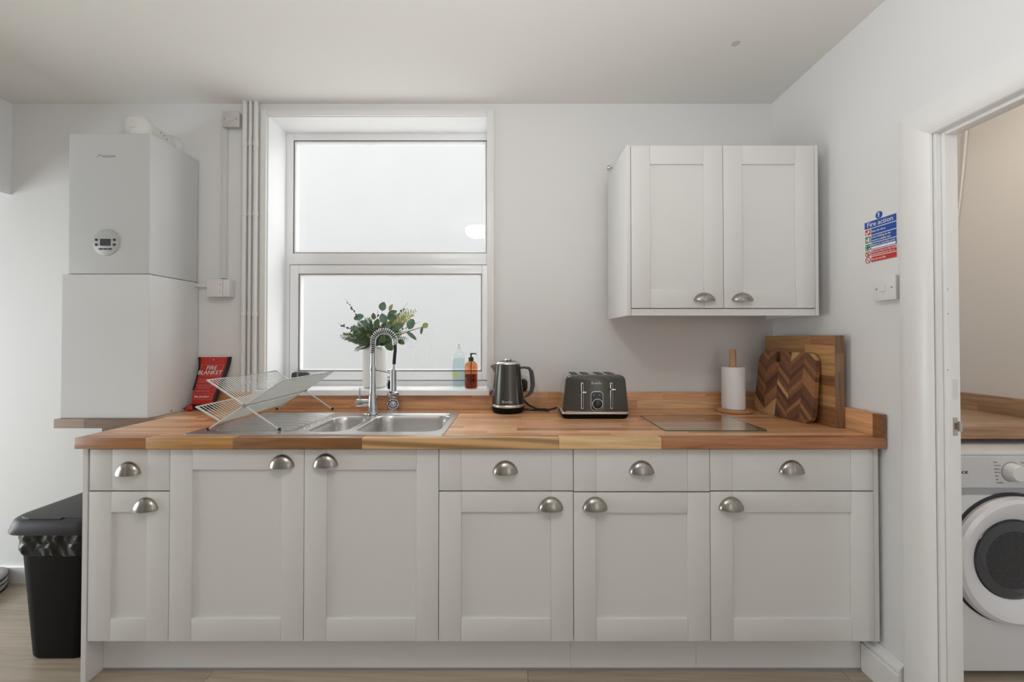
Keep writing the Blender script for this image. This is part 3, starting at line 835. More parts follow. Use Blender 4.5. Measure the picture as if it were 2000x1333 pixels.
# spray head with collar, trigger and docking arm
sx, _ = P(768, 745, YTP)
zz = lambda py: P(768, py, YTP)[1]
sh_ = obj('spray_head', MB().lathe([(.006, zz(711)), (.0075, zz(722)), (.0145, zz(723)), (.0150, zz(726)), (.0150, zz(763)), (.017, zz(765)), (.0265, zz(767)), (.0270, zz(774)), (.024, zz(776)), (.004, zz(776))], (sx, YTP, 0), 'z', 28), M_['chrome'], tap, angle=35)
tgx, tgz = P(759.5, 752, YTP)
obj('trigger', MB().loft([[(x, y, tgz + dz) for x, y in rrect(tgx - .006 * s, tgx + .009, YTP - .007, YTP + .007, .004, 3)] for dz, s in ((-.020, .5), (-.012, 1.0), (.010, .7), (.020, .1))]), M_['black'], sh_)
obj('trigger_pin', MB().tube([(tgx - .008, YTP, zz(737)), (sx - .012, YTP, zz(738))], .004, 10), M_['chrome'], sh_)
obj('dock_arm', MB().tube([(tx + .012, YTP, z_at(722)), (sx - .013, YTP, zz(729))], [.0045, .0035], 12), M_['chrome'], tap)
obj('dock_ring', MB().lathe([(.0172, z_at(719)), (.0172, z_at(726))], (tx, YTP, 0), 'z', 24), M_['chrome'], tap)

# basket strainer leaning on the upstand
x_, z_ = P(768, 790.5, 2.10)
st = thing('sink_strainer', (x_, 2.11, ZT), 'round chrome basket strainer leaning on the upstand behind the tap', 'strainer')
fr_ = frame((x_, 2.098, z_ + .002), (1, .10, 0), (0, .16, 1))
def disc(r0, r1, t0, t1, n=32):
    return MB().loft([[tuple(fr_ @ Vector((r * math.cos(2 * PI * j / n), r * math.sin(2 * PI * j / n), t))) for j in range(n)] for r, t in ((r0, t0), (r1, t1))], True, True)
obj('flange', disc(.031, .029, -.003, .001), M_['chrome'], st)
obj('basket', disc(.021, .027, -.016, -.003), M_['steel'], st)
for k in range(10):
    a = 2 * PI * k / 10
    c_ = Vector((.0195 * math.cos(a), .0195 * math.sin(a), .0012))
    obj('slot', MB().prism([(c_.x + .0042 * math.cos(q), c_.y + .0042 * math.sin(q)) for q in [2 * PI * j / 10 for j in range(10)]], fr_ @ Matrix.Translation((0, 0, .0008)), .0006), M_['darkgap'], st)
obj('knob', disc(.007, .005, .001, .010, 16), M_['chrome'], st)

# ================================================================== DISH RACK
rk = thing('dish_rack', (-1.05, 1.83, zs), 'folding grey-white wire dish rack standing open on the sink drainer', 'dish rack')
ya, yb = 1.600, 2.066
T1 = Vector((-1.195, 0, 1.108)); F1 = Vector((-.912, 0, zs + .005))     # panel rising to the left, feet right
T2 = Vector((-.898, 0, 1.108)); F2 = Vector((-1.190, 0, zs + .006))     # panel rising to the right, feet left
def at(v, y): return (v.x, y, v.z)
CR = T1.lerp(F1, .52)
def frame_u(a, b_, y, r=.0034):
    return MB().tube([at(a, y), at(b_, y)], r, 8)
def wire_panel(name, a, b_, n, r=.0016):
    """wires running from edge a to edge b, spaced along the depth"""
    p = MB()
    return [(at(a, ya + (yb - ya) * (k + .5) / n), at(b_, ya + (yb - ya) * (k + .5) / n)) for k in range(n)]
def panel(a, foot, cross, wires_to, nm):
    fr = obj(nm, MB().tube([at(foot, ya), at(a, ya), at(a, yb), at(foot, yb)], .0034, 8), M_['wire'], rk, angle=50)
    for v_ in (cross, wires_to):
        obj('cross_rod', MB().tube([at(v_, ya), at(v_, yb)], .0026, 8), M_['wire'], fr)
    for p, q in wire_panel('wire', a, wires_to, 31):
        obj('wire', MB().tube([p, q], .0015, 6, caps=False), M_['wire'], fr)
    for y in (ya, yb):
        obj('foot_cap', MB().tube([(foot.x, y, foot.z + .006), (foot.x, y, foot.z - .0045)], .0055, 10), M_['black'], fr)
    return fr
panel(T1, F1, CR, CR.lerp(F1, .06), 'frame')
panel(T2, F2, T2.lerp(F2, .5), T2.lerp(F2, .86), 'frame')
# lower tier parallel to the first panel
L0 = Vector((-1.238, 0, 1.004)); L1 = T2.lerp(F2, .84)
fr = obj('lower_tier', MB().tube([at(L1, ya), at(L0, ya), at(L0, yb), at(L1, yb)], .0032, 8), M_['wire'], rk, angle=50)
for p, q in wire_panel('wire', L0, L1, 27):
    obj('wire', MB().tube([p, q], .0015, 6, caps=False), M_['wire'], fr)
for y in (ya, yb):
    obj('hinge', MB().lathe([(.008, -.004), (.008, .004)], (CR.x, y, CR.z), 'y', 14), M_['text_grey'], rk)

# ================================================================== WINDOW SILL THINGS
ZS = 1.006
vx, _ = P(732.5, 700, 2.225)
zv1 = P(732, 678, 2.225)[1]
va = thing('vase', (vx, 2.225, ZS), 'white ribbed ceramic vase on the window sill behind the tap', 'vase')
H = zv1 - ZS
rib = lambda a: 1 + .012 * (abs(math.sin(a * 22)) - .5)
m = MB().lathe([(.050, ZS + .0005), (.058, ZS + .006), (.063, ZS + .03), (.0635, ZS + H * .5), (.0630, ZS + H - .03), (.058, ZS + H - .012), (.050, ZS + H - .003), (.042, ZS + H), (.038, ZS + H - .003), (.036, ZS + H - .05)], (vx, 2.225, 0), 'z', 264, True, True, mod=rib)
obj('body', m, M_['vase'], va, angle=60)
obj('mouth', MB().lathe([(.0365, ZS + H - .004), (.0355, ZS + H - .02), (.002, ZS + H - .02)], (vx, 2.225, 0), 'z', 32, False, True), M_['darkgap'], va)

bq = thing('foliage_bouquet', (vx, 2.225, zv1), 'bunch of eucalyptus and fern stems standing in the ribbed vase', 'plant')
base = Vector((vx, 2.225, zv1 + .0005))
def W(px, py, y):
    x, z = P(px, py, y); return Vector((x, y, z))
def stem_path(p, n=6, sag=.02):
    p = Vector(p); out = []
    mid = base.lerp(p, .5) + Vector((0, 0, sag))
    for k in range(n + 1):
        t = k / n
        out.append(base * (1 - t) ** 2 + mid * 2 * t * (1 - t) + p * t * t)
    return out
def leaf_mesh(c, d, nrm, L, Wd, cup_=.15):
    d = d.normalized(); s = d.cross(nrm).normalized(); n = s.cross(d)
    n1, n2 = 8, 4; v = []; f = []
    for i in range(n1 + 1):
        t = i / n1; wd = Wd * math.sin(PI * min(1, max(0.02, t ** .85 * .97 + .02))) ** .62
        for j in range(n2 + 1):
            q = j / n2 * 2 - 1
            v.append(c + d * (t - .5) * L + s * q * wd / 2 + n * (cup_ * Wd * q * q + .08 * L * math.sin(PI * t)))
    k = n2 + 1
    for i in range(n1):
        for j in range(n2):
            f.append((i * k + j, i * k + j + 1, (i + 1) * k + j + 1, (i + 1) * k + j))
    off = len(v); v2 = [p - n * .0008 for p in v]
    f2 = [tuple(off + i for i in reversed(q)) for q in f]
    return MB().add(v + v2, f + f2)
S = 2.225 / 800
leaves = [(749, 599, 2.20, 17, 16, 75, 'leaf_green'), (764, 601, 2.22, 14, 7, 60, 'leaf_light'), (701, 621, 2.20, 19, 13, 200, 'leaf_green'),
          (749, 623, 2.18, 20, 15, 110, 'leaf_green'), (767, 612, 2.20, 19, 11, 25, 'leaf_green'), (765, 620, 2.16, 17, 12, 10, 'leaf_dark'),
          (804, 634, 2.19, 21, 17, 70, 'leaf_green'), (831, 636, 2.22, 12, 11, 40, 'leaf_light'), (824, 646, 2.20, 15, 6, 260, 'leaf_green'),
          (804, 657, 2.18, 24, 8, 320, 'leaf_green'), (762, 676, 2.14, 19, 17, 300, 'leaf_dark'), (784, 669, 2.20, 14, 10, 330, 'leaf_mid'),
          (750, 662, 2.13, 16, 13, 90, 'leaf_dark'), (723, 640, 2.17, 18, 9, 120, 'leaf_dark'), (737, 632, 2.24, 18, 12, 80, 'leaf_mid'), (713, 632, 2.19, 15, 10, 140, 'leaf_green'), (778, 640, 2.17, 16, 11, 40, 'leaf_green'), (758, 640, 2.15, 16, 11, 60, 'leaf_green'), (730, 618, 2.23, 13, 9, 95, 'leaf_mid'), (692, 642, 2.17, 14, 9, 170, 'leaf_green'), (788, 622, 2.22, 12, 9, 50, 'leaf_light')]
for px, py, y, l, wd, ang, mt in leaves:
    c = W(px, py, y); a = R(ang)
    d = Vector((math.cos(a), random.uniform(-.2, .2), math.sin(a)))
    nrm = Vector((random.uniform(-.3, .3), -1, random.uniform(-.1, .5)))
    nrm = (nrm - d * nrm.dot(d.normalized()) * 1).normalized()
    obj('leaf', leaf_mesh(c, d, nrm, l * S, wd * S), M_[mt], bq, angle=80, recalc=False)
    obj('stem', MB().tube(stem_path(c - d.normalized() * l * S * .5), [.0016] * 5 + [.0012, .0008], 6), M_['stem'], bq)
# fern fronds
fr_list = [(666, 657, 2.17, 'leaf_mid', 15), (690, 668, 2.15, 'leaf_dark', 12), (693, 690 - 4, 2.14, 'leaf_dark', 9), (686, 640, 2.19, 'leaf_dark', 14), (700, 628, 2.24, 'leaf_mid', 13),
           (716, 622, 2.22, 'leaf_mid', 12), (722, 645, 2.13, 'leaf_dark', 12), (745, 640, 2.16, 'leaf_dark', 13), (757, 630, 2.22, 'leaf_mid', 13), (775, 625, 2.23, 'leaf_mid', 13),
           (812, 607, 2.21, 'leaf_light', 16), (796, 604, 2.24, 'leaf_light', 14), (790, 632, 2.18, 'leaf_mid', 13), (786, 650, 2.16, 'leaf_mid', 12), (776, 668, 2.13, 'leaf_mid', 11), (704, 655, 2.14, 'leaf_dark', 14),
           (737, 652, 2.12, 'leaf_dark', 12), (763, 650, 2.14, 'leaf_mid', 12), (797, 662, 2.20, 'leaf_dark', 9), (712, 667, 2.16, 'leaf_mid', 11), (678, 662, 2.13, 'leaf_dark', 13), (697, 648, 2.12, 'leaf_dark', 14), (710, 638, 2.13, 'leaf_dark', 12), (729, 634, 2.14, 'leaf_dark', 13),
           (752, 652, 2.12, 'leaf_mid', 12), (771, 640, 2.13, 'leaf_dark', 12), (782, 658, 2.14, 'leaf_mid', 11), (733, 660, 2.11, 'leaf_dark', 12), (705, 672, 2.12, 'leaf_dark', 12), (758, 663, 2.11, 'leaf_dark', 11),
           (805, 616, 2.23, 'leaf_light', 13), (781, 612, 2.24, 'leaf_light', 12), (720, 655, 2.11, 'leaf_mid', 12), (744, 668, 2.11, 'leaf_dark', 11)]
for px, py, y, mt, w_ in fr_list:
    tip = W(px, py, y); sp_ = stem_path(tip, 10, .03)
    m = MB().tube(sp_, [.0013] * 6 + [.0010] * 4 + [.0005], 5)
    n_ = 15
    for k in range(n_):
        t = .22 + .76 * k / (n_ - 1); i = min(9, int(t * 10)); q = sp_[i].lerp(sp_[i + 1], t * 10 - i)
        dr_ = (sp_[i + 1] - sp_[i]).normalized()
        sd = dr_.cross(Vector((0, -1, .15))).normalized()
        ln = w_ * S * (1.05 - .75 * abs(t - .35)) * (1 if t < .9 else .6)
        for s in (-1, 1):
            d = (sd * s + dr_ * .75 + Vector((0, random.uniform(-.3, .3), random.uniform(-.15, .15)))).normalized()
            nn = Vector((random.uniform(-.2, .2), -1, random.uniform(0, .4)))
            wv = d.cross(nn).normalized() * ln * .17; tk = nn.normalized() * .0006
            e = q + d * ln; mm_ = q + d * ln * .45
            m.add([q, mm_ + wv, e, mm_ - wv, mm_ + tk * 2, mm_ - tk * 2], [(0, 1, 4), (1, 2, 4), (2, 3, 4), (3, 0, 4), (1, 0, 5), (2, 1, 5), (3, 2, 5), (0, 3, 5)])
    obj('frond', m, M_[mt], bq, angle=80, recalc=False)
# budding sprigs
for px, py, y, n_, mt in ((674, 584, 2.18, 9, 'bud'), (660, 632, 2.17, 10, 'bud'), (722, 617, 2.2, 7, 'bud'), (797, 592, 2.23, 4, 'bud'), (820, 629, 2.22, 6, 'bud'), (690, 636, 2.21, 16, 'whiteflower'), (784, 640, 2.2, 14, 'whiteflower'), (744, 636, 2.15, 8, 'whiteflower'), (738, 606, 2.2, 4, 'bud'), (797, 668, 2.18, 3, 'bud')):
    tip = W(px, py, y); sp_ = stem_path(tip, 10, .02)
    m = MB().tube(sp_, [.0011] * 8 + [.0007] * 3, 5)
    for k in range(n_):
        t = .62 + .30 * k / n_; i = min(9, int(t * 10)); q = sp_[i].lerp(sp_[i + 1], t * 10 - i)
        sp2 = .012 if mt == 'whiteflower' else .006
        q = q + Vector((random.uniform(-1, 1), random.uniform(-1, 1), random.uniform(-1, 1))) * sp2
        r_ = random.uniform(.0036, .0060)
        m.lathe([(.0004, -r_), (r_ * .8, -r_ * .5), (r_, 0), (r_ * .7, r_ * .6), (.0004, r_)], tuple(q), 'z', 7, False, False)
    obj('sprig', m, M_[mt], bq, angle=80)

# clear washing-up bottle
def bottle_loops(cx_, cy_, prof, r, n=5):
    return [[(x, y, z) for x, y in rrect(cx_ - a, cx_ + a, cy_ - b_, cy_ + b_, min(r, a * .95, b_ * .95), n)] for a, b_, z in prof]
yb1 = 2.225
bx_, _ = P(895.5, 720, yb1)
zp = lambda py, y: P(900, py, y)[1]
b1 = thing('soap_bottle', (bx_, yb1, ZS), 'clear washing-up liquid bottle with white cap on the window sill', 'bottle')
hw = 12.2 * S
zsh = zp(693, yb1); zbt = ZS + .0006
obj('body', MB().loft(bottle_loops(bx_, yb1, [(hw * .9, .020, zbt), (hw, .022, zbt + .006), (hw, .022, zsh - .004), (hw * .96, .021, zsh + .006), (hw * .6, .014, zsh + .018), (.013, .012, zsh + .024), (.012, .0115, zp(682, yb1))], .016)), M_['clearplastic'], b1, angle=60)
obj('soap', MB().loft(bottle_loops(bx_, yb1, [(hw * .85, .018, zbt + .004), (hw * .93, .020, zbt + .01), (hw * .93, .020, zsh - .02)], .014)), M_['bluesoap'], b1, angle=60)
obj('label', MB().box(bx_ - hw * .86, bx_ + hw * .1, yb1 - .0232, yb1 - .0225, zp(736, yb1), zp(728, yb1)), plain('yellow_green_label', (.62, .66, .14), .5), b1)
obj('cap', MB().lathe([(.0125, zp(682, yb1) + .0004), (.0125, zp(678, yb1)), (.0075, zp(677, yb1)), (.0070, zp(672, yb1)), (.003, zp(671, yb1))], (bx_, yb1, 0), 'z', 20), plain('white_cap', (.82, .83, .85), .35), b1)
# amber pump bottle
yb2 = 2.195
bx_, _ = P(920, 720, yb2)
b2 = thing('soap_dispenser', (bx_, yb2, ZS), 'amber pump bottle half full of brown hand soap on the sill', 'bottle')
r_ = .0345
zsh = zp(713, yb2)
obj('body', MB().lathe([(r_ * .9, zbt), (r_, zbt + .005), (r_, zsh - .004), (r_ * .93, zsh + .005), (r_ * .7, zsh + .014), (.013, zsh + .020), (.012, zp(705, yb2))], (bx_, yb2, 0), 'z', 36), M_['amber'], b2, angle=60)
obj('soap', MB().lathe([(r_ * .85, zbt + .004), (r_ * .93, zbt + .009), (r_ * .93, zp(732, yb2))], (bx_, yb2, 0), 'z', 36), M_['ambersoap'], b2, angle=60)
obj('label', MB().box(bx_ - .027, bx_ + .002, yb2 - .0352, yb2 - .0335, zp(735, yb2), zp(732, yb2)), M_['text_dark'], b2)
obj('dip_tube', MB().tube([(bx_, yb2, zp(705, yb2)), (bx_ + .001, yb2, ZS + .012)], .0025, 8), M_['black'], b2)
obj('pump', MB().lathe([(.0138, zp(706, yb2)), (.0138, zp(699, yb2)), (.0105, zp(698, yb2)), (.0045, zp(697, yb2)), (.0042, zp(693, yb2)), (.0062, zp(692.5, yb2)), (.0066, zp(690.5, yb2)), (.003, zp(690, yb2))], (bx_, yb2, 0), 'z', 20), M_['black'], b2, angle=40)
obj('spout', MB().tube([(bx_, yb2, zp(691.5, yb2)), (bx_ + .017, yb2 - .003, zp(690.8, yb2)), (bx_ + .027, yb2 - .005, zp(691.5, yb2)), (bx_ + .030, yb2 - .005, zp(693, yb2))], [.0045, .0035, .003, .0024], 10), M_['black'], b2)

# dark block at the left end of the sill
y_ = 2.285
x0, z1 = P(568.5, 728, y_); x1, _ = P(600, 728, y_)
sg = thing('sponge', ((x0 + x1) / 2, y_ + .015, ZS), 'dark grey rounded block like a sponge at the sill end behind the dish rack', 'sponge')
m = MB(); L = []
for dy, g in ((0, .004), (.004, 0), (.026, 0), (.03, .004)):
    L.append([(x, y_ + dy, z) for x, z in rrect(x0 + g, x1 - g, ZS + .0006, z1 - g, .014, 5)])
obj('pad', MB().loft(L), M_['darkgrey'], sg, angle=50)
obj('stripe', MB().box(x0 + .034, x0 + .040, y_ - .0008, y_ + .0004, ZS + .003, z1 - .004), plain('pale_grey_stripe', (.33, .34, .34), .8), sg)

# fire blanket pouch
fb = thing('fire_blanket', (-1.58, 2.1, ZT), 'red fire blanket pouch with black edges leaning in the corner', 'fire blanket')
fx0, fz1 = P(387, 698, 2.142); fx1, _ = P(449, 698, 2.142)
bx0, _ = P(377, 800, 2.09); bx1, _ = P(423, 800, 2.09)
def pouch(u, v):
    """u across 0..1, v from the foot 0 to the top 1"""
    bend = .5 - .5 * math.cos(PI * v); vc = min(1.0, max(0.0, v))
    a = bx0 + (fx0 + .004 - bx0) * (1 - (1 - vc) ** 1.9); b_ = bx1 + (fx1 - bx1) * (vc ** 1.25)
    x = a + (b_ - a) * u + .010 * math.sin(PI * v) * (1 - .6 * u)
    y = 2.075 + .068 * bend
    z = ZT + .030 + (fz1 - ZT - .030) * v
    puff = .012 * abs(math.sin(PI * min(1, max(0, u)))) ** .6 * math.sin(PI * min(.99, max(.01, v * .96 + .03))) ** .5
    return Vector((x, y, z)), puff
def sheet_grid(u0, u1, v0, v1, nu, nv, lift, thick):
    v = []; f = []
    for i in range(nv + 1):
        for j in range(nu + 1):
            p, pf = pouch(u0 + (u1 - u0) * j / nu, v0 + (v1 - v0) * i / nv)
            v.append((p.x, p.y - pf - lift, p.z))
    n = len(v)
    v += [(x, y + thick, z) for x, y, z in v]
    k = nu + 1
    for i in range(nv):
        for j in range(nu):
            q = (i * k + j, i * k + j + 1, (i + 1) * k + j + 1, (i + 1) * k + j)
            f.append(q); f.append(tuple(n + t for t in reversed(q)))
    for i in range(nv):
        f.append((i * k, (i + 1) * k, n + (i + 1) * k, n + i * k)); f.append(((i + 1) * k + nu, i * k + nu, n + i * k + nu, n + (i + 1) * k + nu))
    for j in range(nu):
        f.append((j + 1, j, n + j, n + j + 1)); f.append((nv * k + j, nv * k + j + 1, n + nv * k + j + 1, n + nv * k + j))
    return MB().add(v, f)
obj('pouch', sheet_grid(0.03, .95, 0, 1, 14, 20, 0, .008), M_['red'], fb, angle=60, recalc=True)
obj('edge_binding', sheet_grid(-.02, .05, .30, 1.0, 3, 16, .003, .012), M_['blacktape'], fb, angle=60)
obj('edge_binding', sheet_grid(.935, 1.02, .02, 1.005, 3, 20, .003, .012), M_['blacktape'], fb, angle=60)
obj('bottom_flap', sheet_grid(-.02, .9, -.10, .0, 12, 4, .006, .014), M_['blacktape'], fb, angle=60)
for du in (-.045, .55):
    p, _ = pouch(du + .03, -.02)
    obj('pull_tab', MB().loft([[(x, y, z) for x, y in rrect(p.x - .004 + s, p.x + .030 - s, p.y - .030, p.y - .014, .006, 3)] for z, s in ((ZT + .001, .003), (ZT + .006, 0), (p.z - .004, .002), (p.z + .004, .006))]), M_['red'] if du < 0 else M_['blacktape'], fb)
p, _ = pouch(-.03, -.02)
obj('pull_loop', MB().tube([(p.x + .02, p.y - .012, ZT + .026), (p.x - .006, p.y - .016, ZT + .02), (p.x - .012, p.y - .018, ZT + .010), (p.x + .004, p.y - .022, ZT + .004), (p.x + .03, p.y - .034, ZT + .004)], .0034, 8), M_['blacktape'], fb)
def on_pouch(name, body, u, v, size, mat, shear=0.0, squash=1.0):
    p, pf = pouch(u, v); pr_, pfr = pouch(u + .1, v); pu_, pfu = pouch(u, v + .06)
    a = Vector((p.x, p.y - pf - .0012, p.z)); b_ = Vector((pr_.x, pr_.y - pfr - .0012, pr_.z)); c_ = Vector((pu_.x, pu_.y - pfu - .0012, pu_.z))
    ry = (b_ - a); ry.y = 0
    return text(name, body, size, mat, frame(a - Vector((0, .0015, 0)), ry, c_ - a), fb, depth=.0006, shear=shear, squash=squash)
on_pouch('lettering', 'FIRE', .50, .765, .030, M_['text_white'], .1)
on_pouch('lettering', 'BLANKET', .49, .665, .0315, M_['text_white'], .0, .92)
for v_, body in ((.52, 'PULL TAPES DOWN'), (.475, 'TO RELEASE BLANKET'), (.40, 'PLACE OVER FLAMES'), (.355, 'TURN OFF HEAT'), (.28, 'LEAVE TO COOL')):
    on_pouch('lettering', body, .46, v_, .0088, M_['pale_red'])
on_pouch('lettering', 'FIRE BLANKET', .48, .165, .0135, M_['text_white'], 0, .9)
def bar(u0, u1, v0, v1):
    return sheet_grid(u0, u1, v0, v1, 8, 4, .0015, .001)
for q in ((.10, .86, .83, .835), (.10, .86, .60, .605), (.12, .84, .225, .229), (.12, .84, .105, .109)):
    obj('printed_rule', bar(*q), M_['pale_red'], fb)
for q in ((.855, .865, .60, .835), (.095, .105, .74, .835), (.835, .842, .105, .229)):
    obj('printed_rule', bar(*q), M_['pale_red'], fb)
p, pf = pouch(.5, .945)
obj('eyelet', MB().lathe([(.005, 0), (.0045, .0012)], (p.x, p.y - pf - .0005, p.z), 'y', 14), M_['pale_red'], fb)

# ================================================================== WORKTOP APPLIANCES
# kettle
yk = 2.030
kx, _ = P(992, 780, yk)
kt = thing('kettle', (kx, yk, ZT), 'tapered gunmetal grey electric kettle with chrome rim and spout', 'kettle')
kz = lambda py: P(992, py, yk)[1]
zr0 = ZT + .034
obj('base', MB().lathe([(.068, ZT + .0006), (.074, ZT + .004), (.0795, ZT + .018), (.0805, zr0 - .003)], (kx, yk, 0), 'z', 48), M_['blackm'], kt)
obj('base_ring', MB().lathe([(.0805, zr0 - .003), (.0815, zr0), (.0812, zr0 + .006), (.0795, zr0 + .009)], (kx, yk, 0), 'z', 48), M_['satin'], kt)
ztop = kz(711)
obj('body', MB().lathe([(.0795, zr0 + .009), (.0785, zr0 + .03), (.0715, zr0 + (ztop - zr0) * .5), (.0635, ztop - .02), (.0610, ztop)], (kx, yk, 0), 'z', 56), M_['gunmetal'], kt, angle=50)
obj('top_rim', MB().lathe([(.0610, ztop), (.0600, ztop + .005), (.055, ztop + .0095), (.046, ztop + .0115), (.044, ztop + .0115)], (kx, yk, 0), 'z', 48), M_['satin'], kt, angle=50)
obj('lid', MB().lathe([(.044, ztop + .0105), (.044, ztop + .0125), (.030, ztop + .015), (.02, ztop + .0155)], (kx, yk, 0), 'z', 40), M_['gunmetal'], kt)
obj('lid_knob', MB().lathe([(.016, ztop + .0155), (.0185, ztop + .018), (.0185, ztop + .023), (.016, ztop + .025)], (kx + .001, yk, 0), 'z', 28), M_['satin'], kt)
s0x, s0z = P(959, 717, yk)
obj('spout', MB().loft([[(kx - .050, yk - .030, kz(709)), (kx - .050, yk + .030, kz(709)), (kx - .062, yk, kz(734))],
                        [(s0x + .002, yk - .013, s0z + .008), (s0x + .002, yk + .013, s0z + .008), (s0x + .005, yk, s0z - .006)],
                        [(s0x - .003, yk - .011, s0z + .006), (s0x - .003, yk + .011, s0z + .006), (s0x + .001, yk, s0z - .005)]]), M_['nickel'], kt, bevel=.002, segs=2)
hpts = [(1014, 719), (1024, 718), (1033, 719.5), (1037.5, 726), (1039.5, 738), (1040.5, 752), (1038, 765), (1032, 772), (1025, 776)]
hp_ = [Vector((P(a, b_, yk)[0], yk, P(a, b_, yk)[1])) for a, b_ in hpts]
m = MB(); L = []
for i, p in enumerate(hp_):
    t = (hp_[min(i + 1, len(hp_) - 1)] - hp_[max(i - 1, 0)]).normalized(); n_ = t.cross(Vector((0, 1, 0))).normalized()
    tk = [.005, .005, .007, .0105, .011, .0105, .009, .0065, .003][i]
    L.append([tuple(p + n_ * a + Vector((0, b_, 0))) for a, b_ in rrect(-tk, tk, -.013, .013, min(.004, tk * .9), 3)])
m.loft(L)
obj('handle', m, plain('dark_grey_plastic', (.06, .06, .063), .4), kt, angle=45)
x_, z_ = P(991, 781, yk)
text('brand_lettering', 'Breville', .0165, M_['text_silver'], frame((x_, yk - .0792, z_), (1, 0, 0), (0, .1, 1)), kt, depth=.0008)

# socket, plug and cables behind the kettle
so = thing('wall_socket', (.005, YW, 1.0), 'white double wall socket half hidden behind the kettle', 'socket')
obj('plate', MB().box(-.062, .084, YW - .010, YW, .9965, 1.0825), M_['elec'], so, bevel=.003, segs=2)
obj('rocker', MB().box(.006, .016, YW - .014, YW - .010, 1.05, 1.068), M_['elec'], so, bevel=.001)
obj('rocker', MB().box(-.02, -.010, YW - .014, YW - .010, 1.05, 1.068), M_['elec'], so, bevel=.001)
def plug(x, label):
    t = thing('plug', (x, YW - .03, 1.02), label, 'plug')
    m = MB(); L = []
    for dy, g in ((.0105, 0), (.030, .002), (.036, .009)):
        L.append([(px_, YW - dy, pz_) for px_, pz_ in rrect(x - .026 + g, x + .026 - g, .995 + g, 1.060 - g, .020, 6)])
    obj('body', MB().loft(L), M_['black'], t, angle=50)
    obj('cord_grip', MB().tube([(x, YW - .022, 1.004), (x, YW - .024, .988), (x, YW - .026, .972)], [.008, .006, .0045], 12), M_['black'], t)
    return t
plug(.047, 'black plug in the wall socket, showing through the kettle handle')
c1 = [(.047, YW - .026, .975), (.050, YW - .042, .958), (.060, 2.100, .946), (.085, 2.085, .928), (.115, 2.075, .917), (.145, 2.065, ZT + .006), (.175, 2.060, ZT + .006), (.200, 2.050, ZT + .012), (.215, 2.052, ZT + .018)]
tag(obj('power_cord', MB().tube(c1, .0048, 8), M_['black']), 'black power cord running from the plug to the toaster', 'cord')
c2 = [(kx + .078, 2.035, ZT + .012), (.075, 2.062, ZT + .006), (.105, 2.058, ZT + .005), (.135, 2.040, ZT + .010), (.155, 2.028, ZT + .012), (.172, 2.020, ZT + .010)]
tag(obj('power_cord', MB().tube(c2, [.005, .005, .005, .0065, .0075, .0065], 8), M_['black']), 'bundled black kettle cord lying on the worktop beside the kettle', 'cord')
x_, z_ = P(948, 766, 2.115)
c3 = [(-.055, 2.115, .999), (-.10, 2.112, 1.000), (-.118, 2.108, .998), (x_ + .012, 2.100, z_), (x_, 2.094, z_ - .012)]
tag(obj('power_cord', MB().tube([(-.05, 2.118, 1.0), (-.09, 2.116, 1.003), (-.112, 2.114, .9995), (-.1195, 2.112, .985)], .0036, 8), M_['black']), 'bit of black cord peeking out left of the kettle by the sill', 'cord')

# toaster
t0, t1 = .2176, .5225
ty0, ty1 = 1.850, 2.045
tcx = (t0 + t1) / 2
to = thing('toaster', (tcx, 1.95, ZT), 'four-slice gunmetal toaster with silver trim, two levers and a dial', 'toaster')
ztt = P(1160, 733, ty0)[1]
def tsec(y, inset, zlo, zhi, r, taper=.0):
    """front outline of the toaster: wide at the foot, narrower at the top, round shoulders"""
    pts = []
    xa0, xa1 = t0 + .006 + inset, t1 - .004 - inset; xb0, xb1 = t0 + .018 + inset, t1 - .016 - inset
    n = 7
    pts.append((xa0, y, zlo)); pts.append((xa1, y, zlo))
    for k in range(n + 1):
        a = PI / 2 * k / n
        pts.append((xb1 - r + r * math.cos(a), y, zhi - r + r * math.sin(a)))
    for k in range(n + 1):
        a = PI / 2 + PI / 2 * k / n
        pts.append((xb0 + r + r * math.cos(a), y, zhi - r + r * math.sin(a)))
    return pts
zlo = ZT + .036
m = MB(); m.loft([[(x, y, z) for x, y in rrect(t0 + g, t1 - g, ty0 - .008 + g, ty1 + g * 0 + .004 - g, .02, 5)] for z, g in ((ZT + .0008, .014), (ZT + .006, .006), (ZT + .022, .001))])
obj('base', m, M_['blackm'], to)
m = MB(); m.loft([[(x, y, z) for x, y in rrect(t0 - g, t1 + g, ty0 - .008 - g, ty1 + .004 + g, .02, 5)] for z, g in ((ZT + .0222, -.001), (ZT + .025, .001), (ZT + .033, .001), (zlo, -.005))])
obj('base_trim', m, M_['satin'], to)
obj('front_panel', MB().loft([tsec(ty0 - .003, .008, zlo, ztt - .008, .020), tsec(ty0 + .001, .001, zlo, ztt - .001, .026), tsec(ty0 + .007, 0, zlo, ztt, .028), tsec(ty0 + .030, 0, zlo, ztt, .028)]), M_['gunmetal'], to, angle=40)
bp_ = M_['satin']
sh2 = MB().loft([tsec(ty0 + .0302, .001, zlo, ztt - .001, .028), tsec(ty1 - .02, .001, zlo, ztt - .001, .028), tsec(ty1, .010, zlo, ztt - .01, .024)])
obj('steel_sleeve', sh2, M_['satin'], to, angle=40)
for sx in (.060, .112, .178, .230):
    x_ = t0 + .018 + sx - .012
    m = MB().loft([[(x, y, z) for x, y in rrect(x_ - .014, x_ + .014, ty0 + .045, ty1 - .03, .006, 3)] for z in (ztt - .0012, ztt + .0006)])
    obj('slot', m, M_['darkgap'], to)
    obj('slot_grid', MB().box(x_ - .0015, x_ + .0015, ty0 + .047, ty1 - .032, ztt + .0004, ztt + .001), M_['satin'], to)
